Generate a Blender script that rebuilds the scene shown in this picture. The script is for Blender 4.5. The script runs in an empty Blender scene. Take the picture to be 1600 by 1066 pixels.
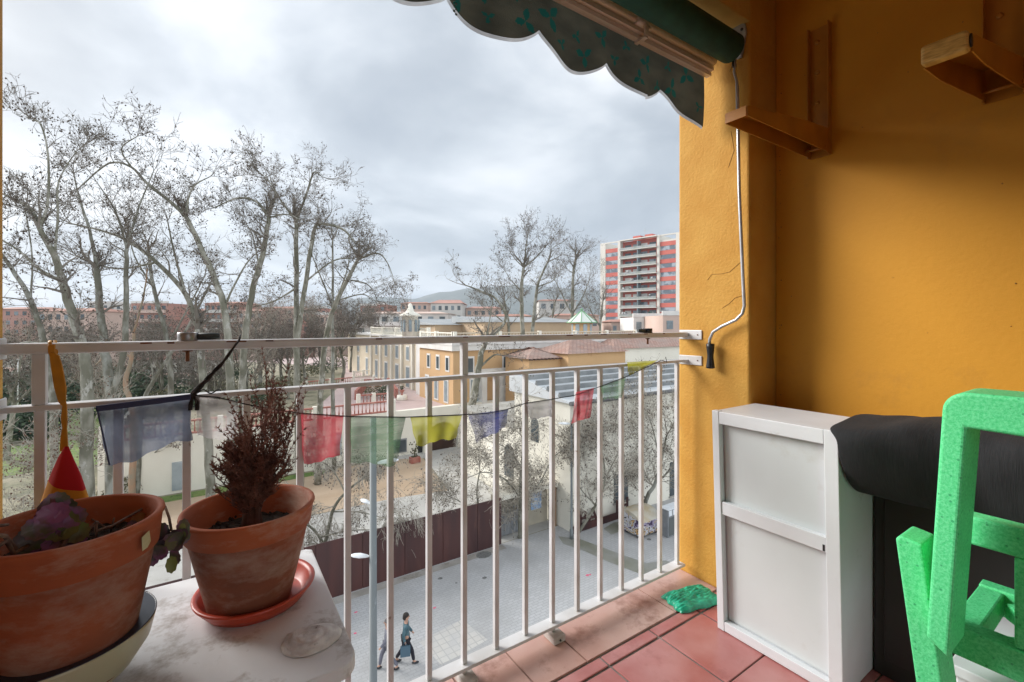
import bpy, math, random
from mathutils import Vector, Matrix, noise
R = math.radians
SC = bpy.context.scene
COL = SC.collection
V = Vector

# ---------- camera frame (metres, camera at the origin, street 12 m below) ----------
F, CX, CY = 711.0, 800.0, 506.0
DV, RV = V((.5563, .8310, 0)), V((.8310, -.5563, 0))
def at(px, y, t):
    "point seen at photo pixel px,y at depth t"
    return DV*t + RV*((px-CX)/F*t) + V((0, 0, (CY-y)/F*t))
def onz(px, y, z):
    return at(px, y, F*z/(CY-y))
def onY(px, y, Y):
    s = (px-CX)/F
    return at(px, y, Y/(DV.y+RV.y*s))
def onX(px, y, X):
    s = (px-CX)/F
    return at(px, y, X/(DV.x+RV.x*s))
G = -12.0        # street level
FL = -1.13       # balcony floor level

def lin(r, g, b, k=1.0):
    f = lambda c: ((c/255)/12.92 if c/255 <= .04045 else ((c/255+.055)/1.055)**2.4)
    return (min(1, f(r)*k), min(1, f(g)*k), min(1, f(b)*k), 1)

# ---------- materials ----------
def new_mat(name):
    m = bpy.data.materials.new(name); m.use_nodes = True
    nt = m.node_tree
    b = nt.nodes['Principled BSDF']
    return m, nt, b
def mat(name, col, rough=.7, col2=None, scale=5, metal=0, bump=0, bscale=None, detail=6, lo=.35, hi=.65, spec=.5, dist=.01, stretch=None, dirt=None, dscale=3, dlo=.55, dhi=.7):
    m, nt, b = new_mat(name)
    N, L = nt.nodes, nt.links
    b.inputs['Roughness'].default_value = rough
    b.inputs['Metallic'].default_value = metal
    b.inputs['Specular IOR Level'].default_value = spec
    b.inputs['Base Color'].default_value = col
    tc = N.new('ShaderNodeTexCoord'); vec = tc.outputs['Object']
    if stretch:
        mp = N.new('ShaderNodeMapping'); mp.inputs['Scale'].default_value = stretch
        L.new(vec, mp.inputs['Vector']); vec = mp.outputs['Vector']
    out = None
    if col2:
        n = N.new('ShaderNodeTexNoise'); n.inputs['Scale'].default_value = scale; n.inputs['Detail'].default_value = detail
        L.new(vec, n.inputs['Vector'])
        r = N.new('ShaderNodeMapRange'); r.inputs['From Min'].default_value = lo; r.inputs['From Max'].default_value = hi
        L.new(n.outputs['Fac'], r.inputs['Value'])
        mx = N.new('ShaderNodeMix'); mx.data_type = 'RGBA'
        mx.inputs[6].default_value = col; mx.inputs[7].default_value = col2
        L.new(r.outputs['Result'], mx.inputs[0]); out = mx.outputs[2]
    if dirt:
        n = N.new('ShaderNodeTexNoise'); n.inputs['Scale'].default_value = dscale; n.inputs['Detail'].default_value = 8; n.inputs['Roughness'].default_value = .7
        L.new(vec, n.inputs['Vector'])
        r = N.new('ShaderNodeMapRange'); r.inputs['From Min'].default_value = dlo; r.inputs['From Max'].default_value = dhi
        L.new(n.outputs['Fac'], r.inputs['Value'])
        mx = N.new('ShaderNodeMix'); mx.data_type = 'RGBA'
        mx.inputs[6].default_value = col; mx.inputs[7].default_value = dirt
        if out: L.new(out, mx.inputs[6])
        L.new(r.outputs['Result'], mx.inputs[0]); out = mx.outputs[2]
    if out: L.new(out, b.inputs['Base Color'])
    if bump:
        n = N.new('ShaderNodeTexNoise'); n.inputs['Scale'].default_value = bscale or scale*4; n.inputs['Detail'].default_value = 5
        L.new(vec, n.inputs['Vector'])
        bp = N.new('ShaderNodeBump'); bp.inputs['Strength'].default_value = bump; bp.inputs['Distance'].default_value = dist
        L.new(n.outputs['Fac'], bp.inputs['Height']); L.new(bp.outputs['Normal'], b.inputs['Normal'])
    return m
def brick_mat(name, c1, c2, mortar, bw, rh, ms=.01, rough=.8, rot=0, bump=.3, big=None, bigscale=.4, off=.5):
    m, nt, b = new_mat(name); N, L = nt.nodes, nt.links
    b.inputs['Roughness'].default_value = rough
    tc = N.new('ShaderNodeTexCoord'); mp = N.new('ShaderNodeMapping'); mp.inputs['Rotation'].default_value = rot if isinstance(rot, tuple) else (0, 0, rot)
    L.new(tc.outputs['Object'], mp.inputs['Vector'])
    br = N.new('ShaderNodeTexBrick'); br.inputs['Scale'].default_value = 1
    br.inputs['Brick Width'].default_value = bw; br.inputs['Row Height'].default_value = rh; br.inputs['Mortar Size'].default_value = ms
    br.inputs['Color1'].default_value = c1; br.inputs['Color2'].default_value = c2; br.inputs['Mortar'].default_value = mortar
    br.offset = off
    L.new(mp.outputs['Vector'], br.inputs['Vector'])
    out = br.outputs['Color']
    if big:
        n = N.new('ShaderNodeTexNoise'); n.inputs['Scale'].default_value = bigscale; n.inputs['Detail'].default_value = 7
        L.new(tc.outputs['Object'], n.inputs['Vector'])
        r = N.new('ShaderNodeMapRange'); r.inputs['From Min'].default_value = .4; r.inputs['From Max'].default_value = .7; r.inputs['To Max'].default_value = .7
        L.new(n.outputs['Fac'], r.inputs['Value'])
        mx = N.new('ShaderNodeMix'); mx.data_type = 'RGBA'; mx.inputs[7].default_value = big
        L.new(out, mx.inputs[6]); L.new(r.outputs['Result'], mx.inputs[0]); out = mx.outputs[2]
    L.new(out, b.inputs['Base Color'])
    bp = N.new('ShaderNodeBump'); bp.inputs['Strength'].default_value = bump; bp.inputs['Distance'].default_value = .01; bp.invert = True
    L.new(br.outputs['Fac'], bp.inputs['Height']); L.new(bp.outputs['Normal'], b.inputs['Normal'])
    return m
def cloth_mat(name, col, transp=.3, wscale=500):
    m, nt, b = new_mat(name); N, L = nt.nodes, nt.links
    b.inputs['Roughness'].default_value = .9; b.inputs['Specular IOR Level'].default_value = .1
    tc = N.new('ShaderNodeTexCoord')
    n = N.new('ShaderNodeTexNoise'); n.inputs['Scale'].default_value = 14; n.inputs['Detail'].default_value = 4
    mp = N.new('ShaderNodeMapping'); mp.inputs['Scale'].default_value = (.6, 1, 4)
    L.new(tc.outputs['Object'], mp.inputs['Vector']); L.new(mp.outputs['Vector'], n.inputs['Vector'])
    mx = N.new('ShaderNodeMix'); mx.data_type = 'RGBA'; mx.inputs[6].default_value = col
    mx.inputs[7].default_value = (min(1, col[0]*1.5+.03), min(1, col[1]*1.5+.03), min(1, col[2]*1.5+.03), 1)
    L.new(n.outputs['Fac'], mx.inputs[0]); L.new(mx.outputs[2], b.inputs['Base Color'])
    tl = N.new('ShaderNodeBsdfTranslucent'); L.new(mx.outputs[2], tl.inputs['Color'])
    tr = N.new('ShaderNodeBsdfTransparent')
    m1 = N.new('ShaderNodeMixShader'); m1.inputs[0].default_value = .6
    L.new(b.outputs[0], m1.inputs[1]); L.new(tl.outputs[0], m1.inputs[2])
    m2 = N.new('ShaderNodeMixShader')
    r = N.new('ShaderNodeMapRange'); r.inputs['From Min'].default_value = .3; r.inputs['From Max'].default_value = .7
    r.inputs['To Min'].default_value = transp*.6; r.inputs['To Max'].default_value = transp*1.4
    L.new(n.outputs['Fac'], r.inputs['Value']); L.new(r.outputs['Result'], m2.inputs[0])
    L.new(m1.outputs[0], m2.inputs[1]); L.new(tr.outputs[0], m2.inputs[2])
    L.new(m2.outputs[0], N['Material Output'].inputs['Surface'])
    return m

def translucent(m, f):
    nt = m.node_tree; N, L = nt.nodes, nt.links; b = N['Principled BSDF']
    tl = N.new('ShaderNodeBsdfTranslucent'); mx = N.new('ShaderNodeMixShader'); mx.inputs[0].default_value = f
    tl.inputs['Color'].default_value = b.inputs['Base Color'].default_value
    if b.inputs['Base Color'].links: L.new(b.inputs['Base Color'].links[0].from_socket, tl.inputs['Color'])
    L.new(b.outputs[0], mx.inputs[1]); L.new(tl.outputs[0], mx.inputs[2]); L.new(mx.outputs[0], N['Material Output'].inputs['Surface'])
    return m

# ---------- mesh builder ----------
class MB:
    def __init__(s): s.v = []; s.f = []; s.m = []; s.mi = 0; s.sm = []; s.smooth = False
    def add(s, vs, fs, M=None):
        o = len(s.v)
        s.v += [tuple(M @ V(p)) for p in vs] if M else [tuple(p) for p in vs]
        for f in fs: s.f.append(tuple(i+o for i in f)); s.m.append(s.mi); s.sm.append(s.smooth)
        return s
    def box(s, x0, x1, y0, y1, z0, z1, M=None):
        vs = [(x0,y0,z0),(x1,y0,z0),(x1,y1,z0),(x0,y1,z0),(x0,y0,z1),(x1,y0,z1),(x1,y1,z1),(x0,y1,z1)]
        return s.add(vs, [(0,3,2,1),(4,5,6,7),(0,1,5,4),(1,2,6,5),(2,3,7,6),(3,0,4,7)], M)
    def obox(s, a, b, w, h, up=V((0,0,1))):
        "bar from a to b, width w, height h"
        a, b = V(a), V(b); d = (b-a); L = d.length; d.normalize()
        sd = d.cross(up)
        if sd.length < 1e-4: sd = V((1,0,0))
        sd.normalize(); u = sd.cross(d).normalized()
        M = Matrix.Translation(a) @ Matrix((sd, d, u)).transposed().to_4x4()
        return s.box(-w/2, w/2, 0, L, -h/2, h/2, M)
    def quad(s, *p): return s.add(p, [tuple(range(len(p)))])
    def prism(s, pts, vec):
        n = len(pts); vec = V(vec); pts = [V(p) for p in pts]
        vs = pts+[p+vec for p in pts]
        return s.add(vs, [tuple(range(n-1,-1,-1)), tuple(range(n,2*n))]+[(i,(i+1)%n,(i+1)%n+n,i+n) for i in range(n)])
    def tube(s, pts, rad, n=8, cap=True):
        pts = [V(p) for p in pts]; k = len(pts)
        if not hasattr(rad, '__len__'): rad = [rad]*k
        o = len(s.v); ref = None
        for i, p in enumerate(pts):
            d = (pts[min(i+1,k-1)]-pts[max(i-1,0)])
            if d.length < 1e-9: d = V((0,0,1))
            d.normalize()
            if ref is None:
                ref = d.orthogonal().normalized()
            ref = (ref-d*ref.dot(d))
            if ref.length < 1e-6: ref = d.orthogonal()
            ref.normalize(); b = d.cross(ref)
            for j in range(n):
                a = 2*math.pi*j/n
                s.v.append(tuple(p+(ref*math.cos(a)+b*math.sin(a))*rad[i]))
        for i in range(k-1):
            for j in range(n):
                q = (o+i*n+j, o+i*n+(j+1)%n, o+(i+1)*n+(j+1)%n, o+(i+1)*n+j)
                s.f.append(q); s.m.append(s.mi); s.sm.append(True)
        if cap:
            s.f.append(tuple(o+j for j in range(n-1,-1,-1))); s.m.append(s.mi); s.sm.append(False)
            s.f.append(tuple(o+(k-1)*n+j for j in range(n))); s.m.append(s.mi); s.sm.append(False)
        return s
    def lathe(s, prof, c=(0,0,0), n=48):
        "prof: list of (r,z)"
        c = V(c); o = len(s.v); k = len(prof)
        for r, z in prof:
            for j in range(n):
                a = 2*math.pi*j/n; s.v.append((c.x+r*math.cos(a), c.y+r*math.sin(a), c.z+z))
        for i in range(k-1):
            for j in range(n):
                s.f.append((o+i*n+j, o+i*n+(j+1)%n, o+(i+1)*n+(j+1)%n, o+(i+1)*n+j)); s.m.append(s.mi); s.sm.append(True)
        for i, fl in ((0, True), (k-1, False)):
            if prof[i][0] > 1e-4:
                q = [o+i*n+j for j in range(n)]
                s.f.append(tuple(reversed(q)) if fl else tuple(q)); s.m.append(s.mi); s.sm.append(False)
        return s
    def ball(s, c, r, n=6, sz=(1,1,1)):
        c = V(c); o = len(s.v)
        for i in range(1, n):
            for j in range(n+2):
                t = math.pi*i/n; a = 2*math.pi*j/(n+2)
                s.v.append((c.x+r*sz[0]*math.sin(t)*math.cos(a), c.y+r*sz[1]*math.sin(t)*math.sin(a), c.z+r*sz[2]*math.cos(t)))
        m = n+2
        for i in range(n-2):
            for j in range(m):
                s.f.append((o+i*m+j, o+(i+1)*m+j, o+(i+1)*m+(j+1)%m, o+i*m+(j+1)%m)); s.m.append(s.mi); s.sm.append(True)
        s.v.append((c.x,c.y,c.z+r*sz[2])); s.v.append((c.x,c.y,c.z-r*sz[2])); t = len(s.v)-2
        for j in range(m):
            s.f.append((t, o+j, o+(j+1)%m)); s.m.append(s.mi); s.sm.append(True)
            s.f.append((t+1, o+(n-2)*m+(j+1)%m, o+(n-2)*m+j)); s.m.append(s.mi); s.sm.append(True)
        return s
    def octa(s, c, r):
        x, y, z = c
        o = len(s.v)
        s.v += [(x+r,y,z),(x,y+r,z),(x-r,y,z),(x,y-r,z),(x,y,z+r*1.2),(x,y,z-r*1.2)]
        for a,b in ((0,1),(1,2),(2,3),(3,0)):
            s.f.append((o+a,o+b,o+4)); s.f.append((o+b,o+a,o+5)); s.m += [s.mi]*2; s.sm += [False]*2
    def build(s, name, mats, parent=None, bevel=0, smooth=None, seg=2, origin=None):
        if not isinstance(mats, (list, tuple)): mats = [mats]
        me = bpy.data.meshes.new(name)
        vs = s.v
        if origin is not None:
            origin = V(origin); vs = [(p[0]-origin.x, p[1]-origin.y, p[2]-origin.z) for p in vs]
        me.from_pydata(vs, [], s.f)
        for m in mats: me.materials.append(m)
        me.polygons.foreach_set('material_index', s.m)
        me.polygons.foreach_set('use_smooth', [True]*len(s.f) if smooth else ([False]*len(s.f) if smooth is False else s.sm))
        me.update()
        ob = bpy.data.objects.new(name, me); COL.objects.link(ob)
        if origin is not None: ob.location = origin
        if parent:
            ob.parent = parent
            ob.matrix_parent_inverse = Matrix.Identity(4)
            if origin is None: ob.location = -wloc(parent)
            else: ob.location = origin-wloc(parent)
        if bevel:
            md = ob.modifiers.new('bevel', 'BEVEL'); md.width = bevel; md.segments = seg; md.limit_method = 'ANGLE'; md.angle_limit = R(40)
            me.polygons.foreach_set('use_smooth', [False]*len(s.f))
        return ob
def wloc(o):
    p = V((0,0,0))
    while o: p += o.location; o = o.parent
    return p
def tag(o, label, cat, group=None, kind=None):
    if label: o['label'] = label
    if cat: o['category'] = cat
    if group: o['group'] = group
    if kind: o['kind'] = kind
    return o
def thing(name, loc, label, cat, group=None):
    o = bpy.data.objects.new(name, None); COL.objects.link(o); o.location = V(loc); o.empty_display_size = .1
    return tag(o, label, cat, group)
def struct(o): o['kind'] = 'structure'; return o
def copy_tree(o, loc=None, label=None, parent=None, rz=None, scale=None):
    c = o.copy(); COL.objects.link(c)
    if parent: c.parent = parent
    if loc is not None: c.location = V(loc)
    if label: c['label'] = label
    if rz is not None: c.rotation_euler.z = rz
    if scale is not None: c.scale = (scale,)*3 if not hasattr(scale,'__len__') else scale
    for ch in [x for x in bpy.data.objects if x.parent == o]: copy_tree(ch, parent=c)
    return c

# ---------- shared materials ----------
M = {}
M['ochre'] = mat('ochre_wall', (.60,.275,.014,1), .7, (.52,.23,.012,1), 1.1, bump=.22, bscale=70, dist=.003, dirt=(.40,.18,.018,1), dscale=2.4, dlo=.56, dhi=.80)
M['ochre_rough'] = mat('ochre_stucco', (.56,.30,.052,1), .8, (.50,.245,.032,1), 6, bump=.5, bscale=95, dist=.005, dirt=(.40,.24,.09,1), dscale=4, dlo=.64, dhi=.72)
M['ochre_metal'] = mat('ochre_painted_metal', (.46,.19,.022,1), .4, (.36,.14,.016,1), 9)
M['lintel'] = mat('lintel_plaster', (.62,.42,.13,1), .8, (.5,.32,.09,1), 5, bump=.5, bscale=30)
M['ceiling'] = mat('ceiling_paint', (.55,.32,.1,1), .8, (.5,.28,.08,1), 2)
M['white_metal'] = mat('white_painted_metal', (.66,.66,.67,1), .35, (.52,.51,.50,1), 8, dirt=(.16,.08,.04,1), dscale=16, dlo=.67, dhi=.72)
M['white'] = mat('white_lacquer', (.74,.78,.82,1), .4, (.66,.68,.70,1), 3, dirt=(.36,.35,.33,1), dscale=9, dlo=.64, dhi=.80)
M['white_panel'] = mat('white_panel', (.66,.71,.72,1), .6, (.57,.61,.62,1), 1.5, dirt=(.46,.46,.43,1), dscale=4, dlo=.58, dhi=.8)
M['terra'] = mat('terracotta_pot', (.43,.11,.038,1), .75, (.33,.085,.034,1), 7, bump=.35, bscale=60, dist=.002, dirt=(.50,.33,.25,1), dscale=5, dlo=.52, dhi=.72, stretch=(1,1,2.6))
M['terra_body'] = mat('weathered_terracotta', (.33,.09,.038,1), .85, (.16,.055,.032,1), 4, bump=.4, bscale=60, dist=.002, dirt=(.40,.29,.24,1), dscale=4.5, dlo=.46, dhi=.70, stretch=(1,1,2.0), detail=9)
M['terra_in'] = mat('terracotta_inside', (.42,.11,.04,1), .8, (.28,.08,.035,1), 10)
M['saucer'] = mat('plastic_saucer', (.55,.065,.03,1), .35, (.42,.055,.028,1), 7, dirt=(.2,.12,.08,1), dscale=12, dlo=.6, dhi=.7)
M['soil'] = mat('soil', (.02,.014,.01,1), .95, (.06,.045,.035,1), 60, bump=1, bscale=90, dist=.01)
M['dark_cloth'] = mat('black_mesh_cloth', (.011,.012,.014,1), .9, (.022,.023,.026,1), 9, bump=.45, bscale=9, dist=.002, stretch=(3,90,3))
M['dark_box'] = mat('dark_grey_laminate', (.014,.014,.013,1), .6, (.022,.021,.02,1), 3)
M['black'] = mat('black_plastic', (.012,.014,.018,1), .4)
M['steel'] = mat('dull_steel', (.42,.43,.45,1), .4, (.3,.3,.3,1), 12, metal=.6)
M['rust'] = mat('rusty_bolt', (.20,.07,.02,1), .8, (.10,.04,.02,1), 40)
HAZE, SUNE, SKYK, SKEXP, SKX, SKY_ = 1.7e-4, 1.5, 1.15, 4.0, 3.1, 1.7
# ================= BALCONY SHELL =================
XR, XL, YP0, YP1 = 1.806, -.336, .985, 1.318     # pillar reveals, pillar depth
XW, XWL, YB = 2.007, -.56, -.35
ZL, ZC = 1.213, 1.40                             # lintel underside, ceiling
m = MB(); m.box(XWL-.2, XW+.2, YB-.6, YP1-.02, FL-.30, FL-.025)
struct(m.build('balcony_slab', mat('slab', (.45,.42,.38,1), .9, (.35,.32,.3,1), 3)))
# floor tiles
M['tile'] = mat('floor_tile', (.40,.125,.115,1), .34, (.50,.23,.22,1), 6, bump=.15, bscale=25, dist=.003, dirt=(.27,.07,.065,1), dscale=3.2, dlo=.5, dhi=.68)
M['coping'] = mat('coping_tile', (.47,.27,.22,1), .38, (.55,.38,.33,1), 4, bump=.2, bscale=18, dist=.004, dirt=(.24,.105,.07,1), dscale=5, dlo=.5, dhi=.66)
M['grout'] = mat('grout', (.30,.28,.26,1), .9, (.17,.16,.15,1), 20)
m = MB(); m.box(XWL, XW, YB-.5, YP1-.03, FL-.024, FL-.007)
m.mi = 1; g = .004
for iy, (y0, y1) in enumerate([(1.072,1.119)]+[(1.067-.255*(k+1), 1.067-.255*k) for k in range(9)]):
    x = 1.357-.25*9
    while x < XW:
        if y0 < YP1: m.box(max(x+g, XWL), min(x+.25-g, XW), y0+g*.6, y1-g*.6, FL-.0069, FL-.001)
        x += .25
struct(m.build('balcony_floor', [M['grout'], M['tile']], bevel=.0025))
m = MB(); xs = [XWL,-.36,-.155,.045,.25,.45,.651,.853,1.057,1.290,1.525,XR+.1]
xs.remove(1.290)
for a, b in zip(xs[:-1], xs[1:]):
    pr = []
    for k in range(7):
        an = R(90)*k/6; pr.append((YP1+.03+.030*math.sin(an), FL-.030+.030*math.cos(an)))
    pr = [(1.127, FL)]+pr+[(YP1+.06, FL-.05), (1.127, FL-.05)]
    m.prism([(a+.003, y, z) for y, z in pr], (b-a-.006, 0, 0))
struct(m.build('balcony_coping', M['coping']))
m = MB(); m.box(XWL-.2, XW+.2, YP1-.019, YP1+.035, FL-.30, FL-.051)
struct(m.build('balcony_edge', mat('slab_edge', (.6,.56,.48,1), .9, (.5,.46,.4,1), 3)))
# walls
def wall(name, mt, *b): 
    m = MB(); m.box(*b); return m.build(name, mt, bevel=.004)
def stucco_wall(name, x0, x1, y0, y1, z0, z1, mt, amp=.004, n=60):
    "box whose two visible faces are finely wavy"
    m = MB()
    for (sx, sy) in (('x', 0), ('y', 0)):
        pass
    m.box(x0, x1, y0, y1, z0, z1)
    ob = m.build(name, mt, bevel=.012, seg=3)
    return ob
o = tag(stucco_wall('pillar', XR, XR+.6, YP0, YP1, FL-.004, 2.2, M['ochre_rough']), 'ochre stucco pillar with rough cracked paint at right end of the railing', 'pillar')
# cracks in the pillar as fine dark grooves of peeled paint
m = MB()
for pts in ([(1158,409),(1140,425),(1128,428),(1112,429),(1105,438)], [(1160,462),(1148,466),(1140,474),(1128,482)], [(1138,60),(1150,90),(1140,112)], [(1142,205),(1147,235),(1138,262)]):
    m.tube([onX(a, b, XR-.0005) for a, b in pts], [.0009]*len(pts), 5)
m.build('crack', mat('dark_crack', (.26,.13,.03,1), .9), o)
o = tag(stucco_wall('pillar', XL-.5, XL, YP0, YP1, FL-.004, 2.2, M['ochre_rough']), 'ochre stucco pillar at the left end of the railing, seen only as a thin strip', 'pillar')
o = tag(wall('side_wall', M['ochre'], XW, XW+.2, YB-.6, YP0-.001, FL-.02, 2.2), 'ochre painted balcony wall carrying the two metal brackets', 'wall')
m = MB()
for k in range(26):
    a, b = random.Random(k).uniform(.1,.95), random.Random(k+99).uniform(-.2,1.1)
    m.ball((XW-.0002, a, b), random.Random(k+7).uniform(.0008,.0022), 4)
for k in range(30):
    rr = random.Random(k+300); m.ball((XW-.0003, YP0-.02+rr.uniform(-.006,.006), rr.uniform(-.5,1.1)), rr.uniform(.001,.003), 4)
m.build('paint_chip', mat('paint_chip', (.22,.11,.03,1), .9), o)
tag(wall('side_wall', M['ochre'], XWL-.2, XWL, YB-.6, YP0-.001, FL-.02, 2.2), 'ochre side wall beyond the left pillar, beside the potted plants', 'wall')
o = tag(wall('lintel', M['lintel'], XWL-.2, XW+.2, YP0+.0015, YP1-.003, ZL, 2.2), 'ochre beam across the top of the balcony opening above the awning', 'beam')
struct(wall('ceiling', M['ceiling'], XWL, XW, YB-.6, YP0-.001, ZC, ZC+.15))

m = MB(); y0, y1 = YB-.75, YB-.6
for b_ in ((XWL,.0,y0,y1,FL-.02,ZC),(.85,XW,y0,y1,FL-.02,ZC),(.0,.85,y0,y1,.80,ZC)): m.box(*b_)  # gap left as a doorway, added so sky light fills the balcony from behind
tag(m.build('house_wall', M['ochre']), 'ochre house wall with an unseen doorway added to let light in, at the back of the balcony', 'wall')
# ================= RAILING =================
YR = 1.28
rail = thing('balcony_railing', (.75, YR, FL), 'white painted metal railing with thin square balusters across the balcony', 'railing')
m = MB(); m.box(XL-.002, XR-.006, YR-.021, YR+.021, -.0600, -.0385)
m.build('handrail', M['white_metal'], rail, bevel=.0055, seg=3)
# flaked paint and rust along the handrail edge
m = MB(); rr = random.Random(4)
x = -.12
while x < 1.7:
    L = rr.uniform(.01,.05)
    if rr.random() < .55: m = MB(); m.box(x, x+L, YR-.0216, YR-.019, -.0425-rr.uniform(.0005,.002), -.0405); m.build('rust_patch', M['rust'], rail)
    x += L+rr.uniform(.01,.12)
m = MB(); m.box(XL-.002, XR-.006, YR-.0175, YR+.0175, -.1725, -.1615); m.build('middle_rail', M['white_metal'], rail, bevel=.002)
m = MB(); m.obox((XL, YR, -1.077), (1.772, YR, -1.077), .048, .011); m.build('bottom_rail', M['white_metal'], rail, bevel=.0015)
for k in range(-8, 10):
    x = .674+.1189*k
    m = MB(); m.box(x-.008, x+.008, YR-.008, YR+.008, -1.0714, -.1727)
    m.build('baluster', M['white_metal'], rail, bevel=.0015)
for x in (.674, -.278):
    m = MB(); m.box(x-.010, x+.010, YR-.010, YR+.010, -.1613, -.0602); m.build('post', M['white_metal'], rail, bevel=.001)
for x in (.674, 1.031):
    m = MB(); m.box(x-.008, x+.008, YR-.008, YR+.008, FL+.026, -1.0827)
    m.box(x-.022, x+.030, YR-.040, YR+.026, FL+.001, FL+.0255)
    p = m.build('foot', mat('worn_foot', (.55,.52,.49,1), .6, (.38,.33,.3,1), 25), rail, bevel=.004)
    m = MB(); m.ball((x+.004, YR-.041, FL+.013), .004, 5); m.build('bolt_hole', M['black'], p)
for z, sx in ((-.049, XR), (-.163, XR), (-.049, XL), (-.167, XL)):
    sg = -1 if sx == XR else 1
    m = MB(); m.box(min(sx, sx+sg*.0055), max(sx, sx+sg*.0055), YR-.085, YR+.03, z-.021, z+.021)
    p = m.build('wall_plate', M['white_metal'], rail, bevel=.003)
    m = MB(); m.ball((sx+sg*.0062, YR-.065, z), .003, 5); m.build('screw', M['rust'], p)

# ================= AWNING =================
fab = mat('awning_fabric', (.012,.085,.062,1), .85, (.008,.06,.045,1), 20, bump=.2, bscale=300)
aw = thing('awning', (.75, 1.10, 1.12), 'rolled green awning with a scalloped leaf printed valance under the lintel', 'awning')
pa, pb = V((XR-.068, 1.022, 1.098)), V((-.33, 1.022, 1.098))
m = MB(); m.tube([pa, pb], .054, 32); m.build('fabric_roll', fab, aw)
m = MB(); m.tube([pa+V((.018,0,0)), pa-V((-.0002,0,0))], .026, 20); m.tube([pa+V((.001,0,0)), pa+V((.006,0,0))], .047, 24)
m.build('roller_end', M['steel'], aw)
alu = mat('bronze_aluminium', (.80,.70,.65,1), .4, (.66,.57,.52,1), 15, metal=.15, stretch=(.3,4,4))
m = MB(); x0, x1 = -.33, XR-.038
m.box(x0, x1, 1.128, 1.150, 1.046, 1.060); m.box(x0, x1, 1.117, 1.149, 1.0635, 1.080); m.box(x0+.001, x1-.002, 1.134, 1.146, 1.0601, 1.105)
m.tube([V((x0,1.118,1.0985)), V((x1,1.118,1.0985))], .0155, 14)
m.build('front_bar', alu, aw)
for x in (1.31, .86):
    m = MB(); m.tube([V((x-.03,1.116,1.0985)), V((x+.03,1.116,1.0985))], .0195, 14); m.box(x+.006,x+.022,1.098,1.1045,1.046,1.0985); m.box(x+.006, x+.022, 1.100, 1.1535, 1.038, 1.0455)
    m.ball((x+.032, 1.105, 1.080), .009, 6)
    m.build('arm_clamp', alu, aw, bevel=0)
# wall bracket on the pillar
m = MB(); m.prism([onX(a_,b_,XR-.0015) for a_,b_ in ((1166,38),(1134,37),(1127,46),(1152,94),(1161,90),(1168,50))], (-.010,0,0))
brk = m.build('wall_bracket', mat('cast_grey', (.38,.38,.37,1), .5, (.28,.27,.26,1), 15, metal=.3), aw, bevel=.003)
m = MB(); m.ball(onX(1136,44,XR-.0125), .006, 6); m.ball(onX(1159,46,XR-.0125), .006, 6); m.build('bolt', M['black'], brk)
m = MB(); m.tube([(XR-.03,1.045,1.135),(XR-.035,1.035,1.10),(XR-.035,1.03,1.06)], .007, 8)
for k in range(12):
    pass
m.tube([V((XR-.035+.011*math.sin(a),1.030,1.050+.016*math.cos(a))) for a in [R(30*k) for k in range(13)]], .0035, 6)
m.build('crank_eye', M['black'], aw)
# valance
m = MB(); NX, NZ = 300, 12; xv0, xv1 = -.35, 1.752
def vbot(x):
    s = (x-1.496)/.3117; f = s-math.floor(s)
    tipz = .932-.012*max(0, 1.0-x)-.03*max(0,.6-x)
    return tipz-.068*(math.sin(math.pi*f)**.8) if x < 1.496 else .932-.40*(x-1.496)**1.05*1.0+.0
def vy(x, k): return 1.166+.012*math.sin(x*13)*k+.006*math.sin(x*31+1)*k+.03*k*k*(.6 if x>1.4 else .2)
rnd = random.Random(3)
leafs = []
for cxx in range(-1, 14):
    for q in range(2):
        x = .15+cxx*.125+q*.05+rnd.uniform(-.02,.02); z = 1.045-.065*q-rnd.uniform(0,.05)-.02
        leafs.append((x, z, rnd.uniform(.019,.027) if (q+cxx) % 2 == 0 else .012, rnd.uniform(0,6)))
def leafhit(x, z):
    for lx, lz, s, a in leafs:
        dx, dz = x-lx, z-lz
        if abs(dx) > 2*s or abs(dz) > 2*s: continue
        for k in range(3):
            th = a+k*2.0944; ux, uz = math.cos(th), math.sin(th)
            u = dx*ux+dz*uz; w = -dx*uz+dz*ux
            if 0 < u < 1.9*s and abs(w) < .50*s*math.sin(math.pi*u/(1.9*s)): return True
    return False
NX, NZ = 620, 44
rows = []
for i in range(NX+1):
    x = xv0+(xv1-xv0)*i/NX; zb = vbot(x)
    rows.append([(x, vy(x, k/NZ), 1.054+(zb-1.054)*k/NZ) for k in range(NZ+1)])
rows = [[(p[0], p[1]-.013, p[2]+.012*(1-k_/NZ)) for k_, p in enumerate(r_)] for r_ in rows]
vs = [p for r_ in rows for p in r_]; w = NZ+1
m.v = list(vs)
for i in range(NX):
    for k in range(NZ):
        q = (i*w+k, i*w+k+1, (i+1)*w+k+1, (i+1)*w+k)
        c = rows[i][k]
        m.f.append(q); m.m.append(1 if leafhit(c[0], c[2]) else 0); m.sm.append(True)
vf = mat('valance_fabric', (.105,.115,.095,1), .9, (.06,.07,.062,1), 7, bump=.3, bscale=250, stretch=(1,1,2))
translucent(vf, .14); m.build('valance', [vf, translucent(mat('leaf_print', (.010,.11,.10,1), .9), .14)], aw)
m = MB()
for (i0, i1) in ((0, NX),):
    for i in range(i0, i1):
        a, b = V(rows[i][NZ]), V(rows[i+1][NZ])
        m.quad(a+V((0,.003,.004)), b+V((0,.003,.004)), b+V((0,.006,-.008)), a+V((0,.006,-.008)))
m.build('valance_binding', translucent(mat('grey_binding', (.40,.42,.45,1), .7, (.32,.34,.37,1), 30), .45), aw)
m = MB()
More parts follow.
